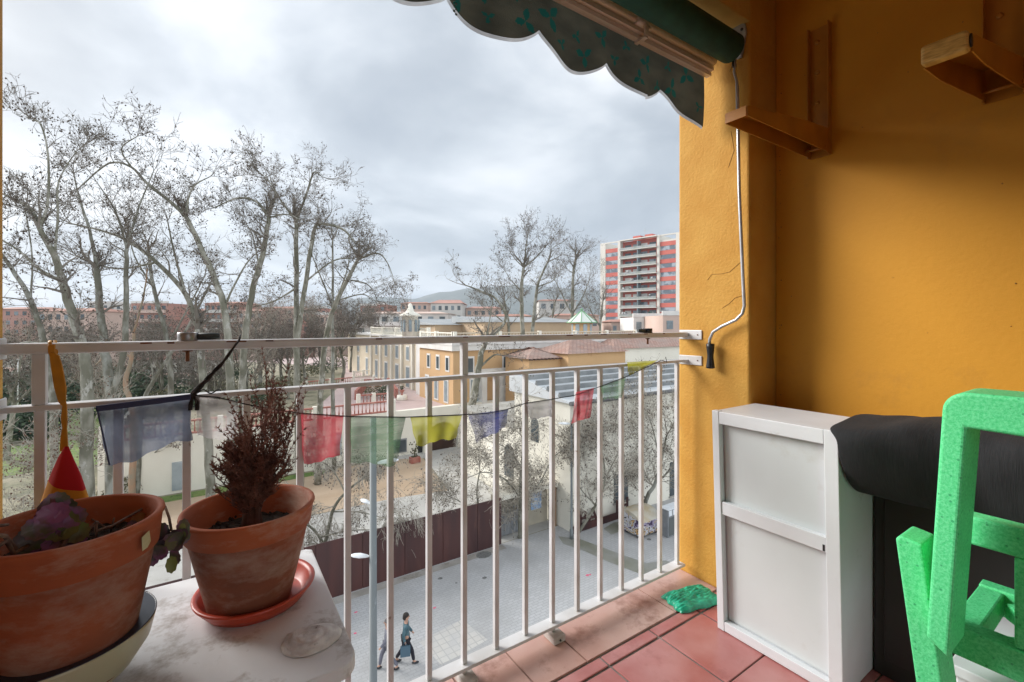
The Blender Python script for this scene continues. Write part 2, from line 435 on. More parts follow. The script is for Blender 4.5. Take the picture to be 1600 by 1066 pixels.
for k in range(24):
    m.box(.575+.0065*(k%2), .5815+.0065*(k%2), vy(.578,.5)-.0165, vy(.578,.5)-.0145, 1.045-.0075*k, 1.050-.0075*k)
m.build('seam_stitching', mat('stitching', (.09,.13,.13,1), .9), aw)

# crank
cr = thing('awning_crank', (XR-.03, 1.03, 1.03), 'grey metal crank rod with black grip hanging down the ochre pillar', 'crank')
pts = [onX(1149,92,XR-.04), onX(1147,112,XR-.036), onX(1151,126,XR-.035), onX(1152,135,XR-.035), onX(1155,300,XR-.03), onX(1161,440,XR-.03), onX(1163,478,XR-.03), onX(1160,490,XR-.03), onX(1150,500,XR-.03),
       onX(1128,510,XR-.03), onX(1114,519,XR-.03), onX(1109,530,XR-.03), onX(1108,540,XR-.03)]
m = MB(); m.tube(pts, [.005,.005,.005]+[.0065]*10, 10); m.build('rod', mat('galvanised_rod', (.5,.52,.55,1), .3, (.4,.41,.43,1), 20, metal=.5), cr)
c = onX(1110, 556, XR-.03); m = MB()
m.lathe([(.012,.052),(.0165,.050),(.016,.035),(.0125,.005),(.0125,-.008),(.017,-.045),(.0175,-.052),(.012,-.054)], c, 20)
m.build('grip', M['black'], cr)

# ================= BRACKETS =================
def bracket(yc, w, ztop, zarm, length, label, cap=False):
    t = thing('wall_shelf_bracket', (XW, yc, zarm), label, 'bracket', 'metal brackets on the ochre wall')
    x = XW-.0015
    m = MB(); m.box(x-.004, x, yc-w/2, yc+w/2, zarm-.01, ztop)
    for s in (-1, 1): m.box(x-.030, x-.0042, yc+s*w/2-(.0035 if s>0 else 0), yc+s*w/2+(0 if s>0 else .0035), zarm-.01, ztop)
    ch = m.build('upright_channel', M['ochre_metal'], t)
    for k in range(4):
        z = ztop-.055-k*.12
        if z > zarm+.06:
            m = MB(); m.lathe([(.009,-.003),(.009,.0),(.005,.004)], (0,0,0), 10)
            m.v = [(x-.0045-p[2]-.003, yc+.010+p[0], z+p[1]) for p in m.v]; m.build('bolt', M['ochre_metal'], ch)
    w2 = w*.9; xt = XW-length
    m = MB()
    for s in (-1, 1):
        y = yc+s*w2/2
        pr = [(x-.031, zarm-.005), (x-.031, zarm+.085), (x-.20, zarm+.072), (xt, zarm+.020), (xt, zarm-.012)]
        if cap: pr = [(x-.031, zarm-.005), (x-.031, zarm+.085), (xt, zarm-.040), (xt, zarm-.080), (xt+.12, zarm-.072), (xt+.3, zarm-.045)]
        m.prism([(a, y, b) for a, b in pr], (0, s*.003, 0))
    if cap: m.add([(x-.031,yc-w2/2,zarm+.083),(x-.031,yc+w2/2,zarm+.083),(xt,yc+w2/2,zarm-.042),(xt,yc-w2/2,zarm-.042)], [(0,1,2,3)])
    else:
        m.add([(x-.031,yc-w2/2,zarm+.083),(x-.031,yc+w2/2,zarm+.083),(x-.20,yc+w2/2,zarm+.070),(x-.20,yc-w2/2,zarm+.070),(xt,yc+w2/2,zarm+.018),(xt,yc-w2/2,zarm+.018)], [(0,1,2,3),(3,2,4,5)])
        m.box(xt-.003, xt, yc-w2/2, yc+w2/2, zarm-.012, zarm+.020)
    m.tube([V((x-.05,yc-w2/2-.006,zarm+.010)), V((x-.05,yc+w2/2+.006,zarm+.010))], .006, 8)
    m.build('arm', M['ochre_metal'], t)
    if cap:
        m = MB(); m.box(xt-.030, xt+.002, yc-w2/2-.001, yc+w2/2+.001, zarm-.083, zarm-.038)
        p = m.build('end_cap', mat('worn_yellow_cap', (.66,.42,.12,1), .5, (.42,.25,.06,1), 8, stretch=(1,6,30)), t, bevel=.008, seg=3)
        m = MB(); m.lathe([(.014,0),(.014,.003),(.008,.003)], (0,0,0), 16); m.v = [(xt-.012+p_[0]*.7, yc-w2/2-.0015-p_[2], zarm-.060+p_[1]*1.1) for p_ in m.v]; m.build('plug', M['black'], p)
    return t
bracket(.812, .075, 1.165, .665, .60, 'ochre painted metal shelf bracket nearer the awning, its arm open below')
bracket(.315, .088, 1.35, .690, .585, 'ochre painted metal bracket with a worn yellow end cap, top right corner', cap=True)

# ================= WHITE CABINET =================
cab = thing('white_cupboard', (1.72, .78, FL), 'white metal framed cupboard standing on its side against the wall', 'cupboard')
X0, X1, Y0, Y1, ZT = 1.575, 1.865, .578, .980, -.317
def tilt(m, k=-.045):
    m.v = [(p[0]+(p[2]-FL)*k, p[1], p[2]) for p in m.v]; return m
zb = FL+.001
def cpart(name, mt, bx, bev=.002):
    m = MB()
    for b in bx: m.box(*b)
    tilt(m); return m.build(name, mt, cab, bevel=bev)
cpart('body', M['white'], [(X0+.030, X1, Y0+.003, Y1-.003, zb, ZT-.002)])
cpart('back_panel', M['white_panel'], [(X0+.0262, X0+.0298, Y0+.044, Y1-.030, zb+.04, ZT-.036)])
cpart('frame_stile', M['white'], [(X0, X0+.0260, Y1-.026, Y1, zb, ZT)])
cpart('frame_stile', M['white'], [(X0, X0+.0260, Y0, Y0+.038, zb, ZT)])
cpart('frame_rail', M['white'], [(X0+.001, X0+.0260, Y0+.0385, Y1-.0265, ZT-.046, ZT-.001)])
cpart('frame_rail', M['white'], [(X0+.001, X0+.0260, Y0+.0385, Y1-.0265, zb+.001, zb+.036)])
cb = cpart('crossbar', M['white'], [(X0+.004, X0+.0260, Y0+.0385, Y1-.0265, -.695, -.648)])
m = MB(); m.box(X0+.0032, X0+.0036, Y0+.042, Y0+.048, -.692, -.672); tilt(m); m.build('chip', M['black'], cb)

# dark storage box + black cloth
sb = thing('storage_box', (1.88, .35, FL), 'dark grey storage box under the black cloth, right of the white cupboard', 'box')
m = MB(); m.box(1.80, 2.0, -.35, .5755, FL+.001, -.330); m.build('body', M['dark_box'], sb, bevel=.006)
m = MB(); m.box(1.790, 1.7995, -.30, .545, FL+.06, -.50); m.build('front_panel', M['dark_box'], sb, bevel=.002)
m = MB(); prof = [(1.995,-.305),(1.93,-.275),(1.84,-.266),(1.76,-.270),(1.685,-.283),(1.655,-.300),(1.640,-.345),(1.638,-.40),(1.652,-.46),(1.680,-.51),(1.72,-.545),(1.77,-.560),(1.785,-.558)]
prof0 = [(1.87,-.306),(1.80,-.300),(1.72,-.292),(1.64,-.295),(1.565,-.301),(1.530,-.312),(1.520,-.335),(1.524,-.375),(1.545,-.43),(1.59,-.475),(1.65,-.512),(1.71,-.530),(1.77,-.535)]
nn = 60; W = len(prof); rr = random.Random(8)
for i in range(nn+1):
    u = i/nn; k_ = min(1, u/.30); k_ = k_*k_*(3-2*k_)
    for j, ((xa, za), (xb, zb2)) in enumerate(zip(prof0, prof)):
        x, z = xa+(xb-xa)*k_, za+(zb2-za)*k_
        y = (.602 if j < 6 else .5725)-.93*u+.008*noise.noise(V((j*.8, 0, 2)))*(1-k_)
        wr = .5+.5*k_
        z += (.008*math.sin(j*1.1+u*17)*wr+.010*noise.noise(V((j*.45, u*14, 0))))*wr
        x += .010*noise.noise(V((j*.5, u*11, 7)))*wr
        if j < 6 and y > .56: z = max(z, -.313)
        m.v.append((x, y, z))
for i in range(nn):
    for j in range(W-1):
        m.f.append((i*W+j, (i+1)*W+j, (i+1)*W+j+1, i*W+j+1)); m.m.append(0); m.sm.append(True)
o = tag(m.build('black_cloth', M['dark_cloth']), 'black woven ground cloth draped over the storage box beside the white cupboard', 'cloth')
md = o.modifiers.new('th', 'SOLIDIFY'); md.thickness = .004; md.offset = 1
md = o.modifiers.new('ss', 'SUBSURF'); md.levels = 1; md.render_levels = 2

# green plastic bag
gb = MB(); rr = random.Random(5); cc = onz(1081, 938, FL); NB = 70
uu = (onz(1119,928,FL)-onz(1042,947,FL)); ul = uu.length; uu.normalize(); ww = V((uu.y*-1, uu.x, 0))
for i in range(NB+1):
    for j in range(NB+1):
        a, b = i/NB*2-1, j/NB*2-1
        e = max(0, 1-abs(a)**5)*max(0, 1-abs(b)**4)
        h = .024*e**.45*(1+.15*a)
        h += e*.0065*abs(math.sin(b*13+1.3*noise.noise(V((a*1.3, b*2, 0)))*2+.6*a))+e*.004*noise.noise(V((a*5, b*12, 3)))*2
        p = cc+uu*(a*.105*(1+.04*math.sin(b*9)))+ww*(b*.062*(1+.05*math.sin(a*8)))
        gb.v.append((p.x, p.y, FL+.002+max(0, h)))
for i in range(NB):
    for j in range(NB):
        k = i*(NB+1)+j; gb.f.append((k, k+NB+1, k+NB+2, k+1)); gb.m.append(0); gb.sm.append(True)
bm_ = mat('green_plastic_film', (.008,.26,.15,1), .3, (.03,.50,.30,1), 30, stretch=(1,1,1))
tag(gb.build('plastic_bag', bm_), 'folded bright green plastic bag lying on the floor tiles by the pillar', 'bag')

# ================= GREEN CHAIR =================
M['green'] = None
m_, nt, b = new_mat('speckled_green_plastic'); N, L = nt.nodes, nt.links
tc = N.new('ShaderNodeTexCoord'); n1 = N.new('ShaderNodeTexNoise'); n1.inputs['Scale'].default_value = 190; n1.inputs['Detail'].default_value = 7; n1.inputs['Roughness'].default_value = .65
n2 = N.new('ShaderNodeTexVoronoi'); n2.inputs['Scale'].default_value = 60
L.new(tc.outputs['Object'], n1.inputs[0]); L.new(tc.outputs['Object'], n2.inputs[0])
r1 = N.new('ShaderNodeMapRange'); r1.inputs[1].default_value = .38; r1.inputs[2].default_value = .62; L.new(n1.outputs[0], r1.inputs[0])
mx = N.new('ShaderNodeMix'); mx.data_type = 'RGBA'; mx.inputs[6].default_value = (.06,.60,.21,1); mx.inputs[7].default_value = (.15,.76,.34,1); L.new(r1.outputs[0], mx.inputs[0])
r2 = N.new('ShaderNodeMapRange'); r2.inputs[1].default_value = .10; r2.inputs[2].default_value = .16; r2.inputs[3].default_value = .75; r2.inputs[4].default_value = 0; L.new(n2.outputs['Distance'], r2.inputs[0])
m2 = N.new('ShaderNodeMix'); m2.data_type = 'RGBA'; m2.inputs[7].default_value = (.02,.32,.12,1); L.new(mx.outputs[2], m2.inputs[6]); L.new(r2.outputs[0], m2.inputs[0]); L.new(m2.outputs[2], b.inputs['Base Color'])
b.inputs['Roughness'].default_value = .5
bp = N.new('ShaderNodeBump'); bp.inputs['Strength'].default_value = .35; bp.inputs['Distance'].default_value = .002; L.new(n1.outputs[0], bp.inputs['Height']); L.new(bp.outputs[0], b.inputs['Normal'])
M['green'] = m_
ch = thing('plastic_chair', (1.26, .08, FL), 'bright speckled green plastic chair with rounded backrest frame, standing before the black cloth', 'chair')
XA, XB = 1.20, 1.315
def fy(z): return .020*(-.13-z)/.52        # lean
def outline(off, yl, yr, zt, r, nseg=8):
    pts = []
    for k in range(nseg+1):
        a = R(180)-R(90)*k/nseg; pts.append((yl-r*1.0-r*math.cos(a)*1.0, zt-r+r*math.sin(a)))
    return pts
zt, zbm = -.131, -.650; yl, yr_ = .272, -.22; w = .040; wt = .078; r0 = .038
out = []
for k in range(9):
    a = R(90)*k/8; out.append((yl-r0+r0*math.cos(a), zt-r0+r0*math.sin(a)))      # left top corner
for k in range(9):
    a = R(90)+R(90)*k/8; out.append((yr_+r0+r0*math.cos(a), zt-r0+r0*math.sin(a)))
out += [(yr_-.012, zbm), (yr_+w-.012, zbm)]
inn = [(yr_+w, zt-wt), (yl-w+.004, zt-wt+.010), (yl-w+.012, zbm-.004)]
out = out+inn+[(yl+.006, zbm+.020)]
out = [(y+fy(z), z) for y, z in out]
m = MB(); m.prism([(XA, y, z) for y, z in out], (XB-XA, 0, 0)); m.build('back_frame', M['green'], ch, bevel=.006, seg=3)
def legp(ya, za, yb, zb_, xa=1.255, xb=1.345, w=.045):
    m = MB(); m.prism([(xa, ya-w/2, za-.006), (xa, ya+w/2-.008, za), (xa, ya+w/2, za-.010), (xa, yb+w/2, zb_), (xa, yb-w/2, zb_)], (xb-xa, 0, 0))
    m.build('leg', M['green'], ch, bevel=.005, seg=3)
legp(.340, -.462, .262, FL+.001); legp(-.20, -.462, -.14, FL+.001)
m = MB(); m.prism([(1.350,.285,-.410),(1.350,-.21,-.410),(1.350,-.21,-.470),(1.350,.285,-.470)], (.045,0,0)); m.build('back_rail', M['green'], ch, bevel=.005)
for y in (.172, .045, -.07):
    m = MB(); m.box(1.355, 1.390, y-.028, y+.028, -.655, -.4705); m.build('back_slat', M['green'], ch, bevel=.005)
m = MB()
m.box(1.3505, 1.40, -.19, .300, -.720, -.656); m.box(1.4005, 1.62, .255, .300, -.716, -.660); m.box(1.4005, 1.62, -.19, -.15, -.716, -.660)
m.obox((1.395,.24,-.69),(1.605,-.02,-.69), .030, .040); m.obox((1.395,.05,-.69),(1.605,.24,-.6905), .030, .038); m.box(1.6205,1.66,-.19,.300,-.72,-.656)
m.build('seat', M['green'], ch, bevel=.004)
wb = thing('white_box', (1.5, .05, FL), 'white box with a thin lid standing behind the green chair, mostly hidden', 'box')
m = MB(); m.box(1.42, 1.76, -.25, .30, FL+.001, -.80); m.build('body', M['white'], wb, bevel=.004)
m = MB(); m.box(1.41, 1.77, -.26, .31, -.7995, -.775); m.build('lid', M['white'], wb, bevel=.003)
# ================= POT STAND =================
TZ = -.564
st = thing('plant_stand', (-.04, 1.0, FL), 'low white painted wooden stand carrying both terracotta pots', 'plant stand')
M['stand'] = mat('weathered_white_paint', (.76,.79,.82,1), .6, (.66,.68,.70,1), 5, bump=.3, bscale=50, dist=.002, dirt=(.26,.22,.18,1), dscale=6, dlo=.52, dhi=.66)
m = MB()
# rounded front corner top slab
pts = [(XL+.002,1.235),(XL+.002,.775),(.165,.775)]
for k in range(7):
    a = R(-90)+R(90)*k/6; pts.append((.178+.034*math.cos(a), .809+.034*math.sin(a)))
pts += [(.218,1.225),(.205,1.235)]
m.prism([(x,y,TZ-.024) for x,y in pts], (0,0,.024)); m.build('top', M['stand'], st, bevel=.003)
m = MB()
m.box(XL+.01, .185, .797, .812, TZ-.12, TZ-.0243); m.box(.172, .187, .813, 1.215, TZ-.12, TZ-.0243)
m.build('apron', M['stand'], st, bevel=.002)
for x in (XL+.03, .168):
    for y in (.815, 1.195):
        m = MB(); m.box(x-.018, x+.018, y-.018, y+.018, FL+.001, TZ-.1203); m.build('leg', M['stand'], st, bevel=.002)

def pot(c, h, rb, rt, label, fill, tag2=None):
    t = thing('flower_pot', c, label, 'flower pot', 'terracotta pots on the stand')
    ch_ = .042*h/.19; k = (h-ch_)/h
    rc = rb+(rt-rb)*k*.93
    prof = [(rb*.9,0),(rb,.004),(rb+(rc-rb)*.5,(h-ch_)*.5),(rc,h-ch_-.002),(rc+.0045,h-ch_),(rt-.003,h-.008),(rt,h-.004),(rt-.001,h),(rt-.006,h+.0015),(rt-.010,h-.001),(rt-.014,h-.02),(rc-.010,h-ch_-.004),(rc-.018,fill-.004)]
    m = MB(); m.mi = 1; m.lathe(prof[1:4], c, 72); m.f = [f for f in m.f if len(f) == 4]; m.m = [1]*len(m.f); m.sm = [True]*len(m.f)
    m.mi = 0; k0 = len(m.f); m.lathe(prof[3:-1]+[(rc-.014-.1*(h-ch_-fill), fill-.01)], c, 72)
    q_ = [i for i in range(k0, len(m.f)) if len(m.f[i]) > 4][0]; del m.f[q_]; del m.m[q_]; del m.sm[q_]
    pb = m.build('body', [M['terra'], M['terra_body']], t)
    rs = rc-.010-.1*(h-ch_-fill)
    m = MB(); n = 40; rr = random.Random(2)
    m.v.append((c[0], c[1], c[2]+fill+.01))
    for i in range(1, 9):
        for j in range(n):
            a = 2*math.pi*j/n; r_ = rs*i/8
            m.v.append((c[0]+r_*math.cos(a), c[1]+r_*math.sin(a), c[2]+fill+.008*noise.noise(V((r_*60*math.cos(a), r_*60*math.sin(a), 1)))+.006))
    for j in range(n): m.f.append((0, 1+j, 1+(j+1)%n)); m.m.append(0); m.sm.append(False)
    for i in range(7):
        for j in range(n): m.f.append((1+i*n+j, 1+(i+1)*n+j, 1+(i+1)*n+(j+1)%n, 1+i*n+(j+1)%n)); m.m.append(0); m.sm.append(False)
    for q in range(90):
        a, r_ = rr.uniform(0,6.28), rs*math.sqrt(rr.random())*.95
        m.octa((c[0]+r_*math.cos(a), c[1]+r_*math.sin(a), c[2]+fill+.010), rr.uniform(.002,.005))
    m.build('soil', M['soil'], t)
    return t
# saucer under right pot, rim r .108
sc = V((.083, 1.062, TZ+.0005))
m = MB(); m.lathe([(.080,0),(.088,.002),(.101,.018),(.104,.026),(.109,.028),(.110,.0305),(.108,.033),(.101,.032),(.098,.026),(.086,.007),(.082,.0045),(.0,.0045)], sc, 72)
tag(m.build('saucer', M['saucer']), 'shiny red brown plastic saucer under the pot with the dead conifer', 'saucer')
p2 = V((.072, 1.052, TZ+.0055)); pot(p2, .195, .073, .119, 'terracotta pot holding a dead brown conifer, on a red saucer', .135)
# bowl and left pot
bc = V((-.185, .955, TZ+.0005))
M['bowl'] = mat('cream_enamel', (.50,.48,.34,1), .28, (.44,.42,.29,1), 6, dirt=(.30,.27,.2,1), dscale=8, dlo=.62, dhi=.72)
m = MB(); m.mi = 0
m.lathe([(.045,0),(.060,.003),(.088,.030),(.108,.062),(.1145,.090),(.1155,.095)], bc, 72); m.mi = 1; m.lathe([(.1155,.0951),(.1145,.0965),(.1125,.094),(.105,.064),(.085,.034),(.058,.010),(.0,.008)], bc, 72)
tag(m.build('bowl', [M['bowl'], mat('dark_blue_enamel', (.03,.035,.06,1), .3)]), 'cream enamel bowl with dark blue inside under the left pot', 'bowl')
p1 = V((-.170, .935, TZ+.0330)); pot(p1, .235, .068, .113, 'taller terracotta pot with a purple leaved succulent, standing in the cream bowl', .185)
# torn label on left pot
c = p1+V((0,0,.188)); m = MB()
a0 = math.atan2(-.55, .80)
def onpot(a, z): 
    r_ = .1095+.004*(z-.19)/.04
    return V((p1.x+(r_+.0012)*math.cos(a), p1.y+(r_+.0012)*math.sin(a), p1.z+z))
A = R(-38)
for (a, z) in ((0,0),):
    pass
m.quad(onpot(A,.214), onpot(A+.12,.219), onpot(A+.17,.200), onpot(A+.12,.193), onpot(A+.03,.192)) 
tag(m.build('paper_label', mat('old_sticker', (.55,.55,.36,1), .8, (.45,.4,.2,1), 60)), 'torn pale yellow sticker stuck on the collar of the left pot', 'sticker')

# succulent
M['leafp'] = mat('purple_leaf', (.24,.09,.20,1), .45, (.09,.085,.045,1), 35, lo=.4, hi=.6)
M['leafg'] = mat('olive_leaf', (.18,.20,.05,1), .45, (.10,.08,.04,1), 30)
M['leafd'] = mat('dark_green_leaf', (.06,.09,.045,1), .45, (.13,.07,.10,1), 30)
M['leafy'] = mat('yellow_green_leaf', (.30,.32,.05,1), .5, (.35,.12,.04,1), 25)
M['stem'] = mat('dry_stem', (.26,.17,.12,1), .9, (.05,.03,.03,1), 40)
def leaf(m, c, nrm, up, w, h, mi=0, lobes=5, curl=.25, n=40):
    w *= .9; h *= .9
    nrm = V(nrm).normalized(); up = (V(up)-nrm*V(up).dot(nrm)).normalized(); sd = up.cross(nrm)
    c = V(c); o = len(m.v)
    m.v.append(tuple(c-nrm*curl*w*.4))
    for ring in (.5, 1):
        for j in range(n):
            a = 2*math.pi*j/n; q = ring*(1+.06*math.cos(a*(lobes+5))*ring)
            m.v.append(tuple(c+sd*(w*q*math.cos(a))+up*(h*q*math.sin(a))+nrm*curl*w*(ring**2-.4)*(1+.35*math.sin(3*a))))
    for j in range(n):
        m.f.append((o, o+1+j, o+1+(j+1)%n)); m.m.append(mi); m.sm.append(True)
        m.f.append((o+1+j, o+1+n+j, o+1+n+(j+1)%n, o+1+(j+1)%n)); m.m.append(0 if mi in (1,2) and (o//7)%3 else mi); m.sm.append(True)
rr = random.Random(21)
sp = thing('succulent', p1+V((0,0,.19)), 'drooping succulent with purple and olive scalloped leaves in the left pot', 'plant')
m = MB()
def tl(px, y, Yd): return onY(px, y, Yd)
cl = []
for k in range(40):   # upright clump
    px, y = rr.gauss(92, 15), rr.gauss(830, 17)
    c = tl(px, y, .93+rr.uniform(-.03,.03)); mi = rr.choice([0,0,0,1,2])
    leaf(m, c, (rr.uniform(-.6,.8), -1, rr.uniform(-.3,.9)), (rr.uniform(-.5,.5),.2,1), rr.uniform(.009,.018), rr.uniform(.009,.017), mi, rr.choice([5,6,7]), rr.uniform(.1,.5))
for (px,y,w,h,mi) in ((85,802,.020,.016,0),(78,812,.018,.02,0),(97,822,.024,.022,1),(62,825,.02,.018,0),(112,808,.02,.016,0),(72,845,.022,.02,2),(100,850,.026,.022,2),(50,842,.02,.018,2),(120,832,.016,.016,1),(88,865,.024,.018,2),(45,862,.018,.012,1)):
    leaf(m, tl(px,y,.90), (rr.uniform(-.3,.3),-1,.35), (0,.1,1), w, h, mi, 6, .3)
leaf(m, tl(220,815,.985), (-.1,-1,.4), (0,.1,1), .017, .015, 3, 3, .35); leaf(m, tl(206,822,.975), (.2,-1,.4), (0,.1,1), .008, .010, 0, 3, .2)
# hanging rosette over the rim
for k in range(24):
    px, y = rr.gauss(266,13), rr.gauss(845,13)
    leaf(m, tl(px,y,.95+rr.uniform(-.02,.012)), (rr.uniform(-.7,.7),-1,rr.uniform(-.6,.6)), (rr.uniform(-.4,.4),0,-1), rr.uniform(.009,.016), rr.uniform(.010,.018), rr.choice([2,2,0,1]), 5, rr.uniform(.1,.5))
leaf(m, tl(268,882,.95), (0,-1,0), (0,0,-1), .009, .016, 1, 3, .2); leaf(m, tl(232,872,.94), (.3,-1,0), (-.4,0,-1), .010, .018, 2, 3, .2)
m.build('foliage', [M['leafp'], M['leafg'], M['leafd'], M['leafy']], sp, smooth=True)
m = MB()
def st_(pts, r=.0018): m.tube([tl(*p) for p in pts], r, 6)
st_([(150,830,.93),(175,822,.96),(205,805,.99),(228,792,1.0),(245,787,1.0),(258,792,.98),(264,808,.96),(268,830,.95)], .0020)
st_([(80,870,.90),(100,850,.89),(118,815,.91),(104,800,.92)], .0030)
st_([(150,868,.93),(150,820,.94)], .0022); st_([(130,835,.93),(152,815,.93)], .0025); st_([(130,838,.92),(148,840,.93),(152,815,.93)], .0018)
st_([(-10,860,.85),(10,845,.87),(22,865,.88),(45,852,.9)], .0028); st_([(-10,835,.85),(8,838,.87),(24,858,.88)], .0028); st_([(-5,822,.85),(12,820,.87)], .002)
for k in range(16):
    a = rr.uniform(0,6.28); r_ = rr.uniform(.02,.085); c = V((p1.x+r_*math.cos(a), p1.y+r_*math.sin(a), p1.z+.192))
    m.tube([c, c+V((rr.uniform(-.03,.03), rr.uniform(-.03,.03), rr.uniform(.005,.03)))], .0014, 5)
m.build('stems', M['stem'], sp)

# dead conifer
cf = thing('dead_conifer', p2+V((0,0,.14)), 'dead dark brown miniature conifer standing in the right pot', 'plant')
rr = random.Random(12); m = MB(); tw = MB()
base = V((p2.x+.002, p2.y, p2.z+.138))
for k in range(7):
    a = k*.9; m.tube([base+V((.014*math.cos(a),.014*math.sin(a),0)), base+V((.010*math.cos(a),.010*math.sin(a),.04)), base+V((.022*math.cos(a),.022*math.sin(a),.085))], [.0085,.007,.0035], 7)
def spray(p, d, L, lev):
    n = max(3, int(L/.010)); pts = [p.copy()]; 
    for i in range(n):
        d = (d+V((rr.gauss(0,.10), rr.gauss(0,.10), .07+rr.gauss(0,.05)))).normalized()
        p = p+d*(L/n); pts.append(p.copy())
    (m if lev < 2 else tw).tube(pts, [(.0022,.0013,.0010)[min(lev,2)]*(1-.6*i/n) for i in range(n+1)], 4, cap=False)
    if lev >= 2:
        for q in pts[1:]:
            for s in range(4):
                e = (d+V((rr.gauss(0,.9), rr.gauss(0,.9), rr.gauss(.2,.6)))).normalized()
                tw.tube([q, q+e*rr.uniform(.005,.010)], [.0011,.0004], 3, cap=False)
        return
    for i in range(1, n+1):
        for s in range((2, 2)[lev]):
            if rr.random() < (.85, .62)[lev]:
                e = (d*.8+V((rr.gauss(0,.55), rr.gauss(0,.55), rr.gauss(.15,.25)))).normalized()
                spray(pts[i], e, (L*.42*(1.15-i/n*.6) if lev == 0 else L*.5)*rr.uniform(.6,1.2), lev+1)
for k in range(36):
    a = rr.uniform(0, 6.28); sp_ = rr.uniform(.10, .75)
    d = V((math.cos(a)*sp_, math.sin(a)*sp_, 1)).normalized()
    d = (d+RV*rr.uniform(-.34,.30)).normalized()
    spray(base+V((0,0,rr.uniform(.02,.09))), d, rr.uniform(.065,.100), 0)
for k in range(6):
    px = rr.uniform(400, 490) if k else 488
    tip = onY(px, rr.uniform(595, 640), 1.03+rr.uniform(-.03,.04)); d = (tip-base)
    spray(base+V((0,0,.03)), d.normalized(), d.length*.72, 1)
brn = mat('dead_brown_needles', (.13,.048,.033,1), .9, (.22,.10,.07,1), 40)
m.build('branches', mat('dead_bark', (.07,.036,.026,1), .9, (.11,.06,.05,1), 60), cf); tw.build('needles', brn, cf)

# oyster shell
osr = MB(); cc = onz(482, 1003, TZ); rr = random.Random(9); n = 40
a_ = onz(526,985,TZ)-onz(442,1010,TZ); ux = a_.normalized(); uy = V((-ux.y, ux.x, 0))
osr.v.append(tuple(cc+V((0,0,.010))))
for i in range(1, 11):
    for j in range(n):
        a = 2*math.pi*j/n; q = i/10; rad = .040*q*(1+.10*math.cos(a*1-.3)+.035*math.sin(3*a+1)+.012*math.sin(11*a)*q)
        p = cc+ux*(rad*1.25*math.cos(a))+uy*(rad*.98*math.sin(a))
        z = .0035+.0085*(1-q**3)+.0022*noise.noise(V((p.x*90,p.y*90,0)))+.0016*math.sin(i*2.3)
        if i == 10: z = .001
        osr.v.append((p.x, p.y, TZ+max(.0006, z)))
for j in range(n): osr.f.append((0, 1+j, 1+(j+1)%n)); osr.m.append(0); osr.sm.append(True)
for i in range(9):
    for j in range(n): osr.f.append((1+i*n+j, 1+(i+1)*n+j, 1+(i+1)*n+(j+1)%n, 1+i*n+(j+1)%n)); osr.m.append(0); osr.sm.append(True)
tag(osr.build('oyster_shell', mat('shell', (.78,.77,.76,1), .5, (.60,.59,.59,1), 40, bump=.8, bscale=60, dist=.004, dirt=(.12,.10,.09,1), dscale=30, dlo=.64, dhi=.7)), 'grey white oyster shell lying on the plant stand near its corner', 'shell')

# ================= FLAGS, RIBBON, ROPES =================
YF = 1.247
pf = thing('prayer_flags', onY(600, 650, YF), 'string of thin faded prayer flags tied along the railing', 'flags')
line = [(150,636),(225,628),(300,618),(340,621),(385,632),(430,640),(470,646),(548,651),(635,652),(728,648),(760,646),(792,640),(822,630),(862,624),(897,618),(938,604),(980,588),(1010,574),(1034,563),(1042,566),(1040,558)]
m = MB(); m.tube([onY(a,b,YF) for a,b in line], .0016, 6); m.build('string', mat('dark_string', (.03,.03,.035,1), .9), pf)
fc = {'navy': cloth_mat('flag_navy', (.085,.10,.14,1), .20), 'white': cloth_mat('flag_white', (.45,.42,.42,1), .5), 'red': cloth_mat('flag_red', (.36,.045,.06,1), .28),
      'green': cloth_mat('flag_green', (.085,.16,.09,1), .34), 'yellow': cloth_mat('flag_yellow', (.31,.30,.03,1), .26), 'blue': cloth_mat('flag_blue', (.04,.05,.16,1), .34), 'grey': cloth_mat('flag_grey', (.17,.16,.17,1), .30)}
def flag(tl_, tr_, br_, bl_, col, wav=.01, label=None, sway=0):
    m = MB(); n = 16
    A, B, C_, D_ = [V((p[0], p[1])) for p in (tl_, tr_, br_, bl_)]
    for i in range(n+1):
        for j in range(n+1):
            u, v = i/n, j/n
            q = (A*(1-u)+B*u)*(1-v)+(D_*(1-u)+C_*u)*v; ln = (B-A).length; q = q+V((math.sin(v*9+A.x)*ln*.018*v, (math.sin(u*8+A.x)*.6+math.sin(u*19+A.y)*.4)*ln*.035*v*v))
            Y = YF-.002+v*(wav*math.sin(u*7+v*3)+wav*.6*math.sin(u*15+1))+sway*v*v
            p = onY(q.x, q.y, Y); m.v.append(tuple(p))
    for i in range(n):
        for j in range(n):
            k = i*(n+1)+j; m.f.append((k, k+1, k+n+2, k+n+1)); m.m.append(0); m.sm.append(True)
    o = m.build('flag', fc[col], pf)
    if label: o['label'] = label
flag((150,637),(297,618),(299,684),(170,730),'navy', .010, 'large faded navy flag')
flag((306,619),(372,628),(372,690),(308,682),'white', .006, 'whitish flag behind the dead conifer')
flag((470,646),(537,650),(530,712),(474,727),'red', .006, 'red flag right of the dead conifer')
flag((548,651),(634,652),(618,728),(548,722),'green', .006, 'pale green flag')
flag((641,652),(722,649),(712,684),(650,697),'yellow', .010, 'yellow flag in the middle of the string')
flag((731,648),(794,640),(790,668),(745,692),'blue', .012, 'blue flag')
flag((822,630),(862,624),(862,651),(828,655),'grey', .008, 'grey flag')
flag((900,613),(928,606),(923,652),(893,662),'red', .014, 'small crumpled red flag')
flag((938,604),(978,589),(972,622),(943,624),'green', .008, 'dark green flag near the pillar')
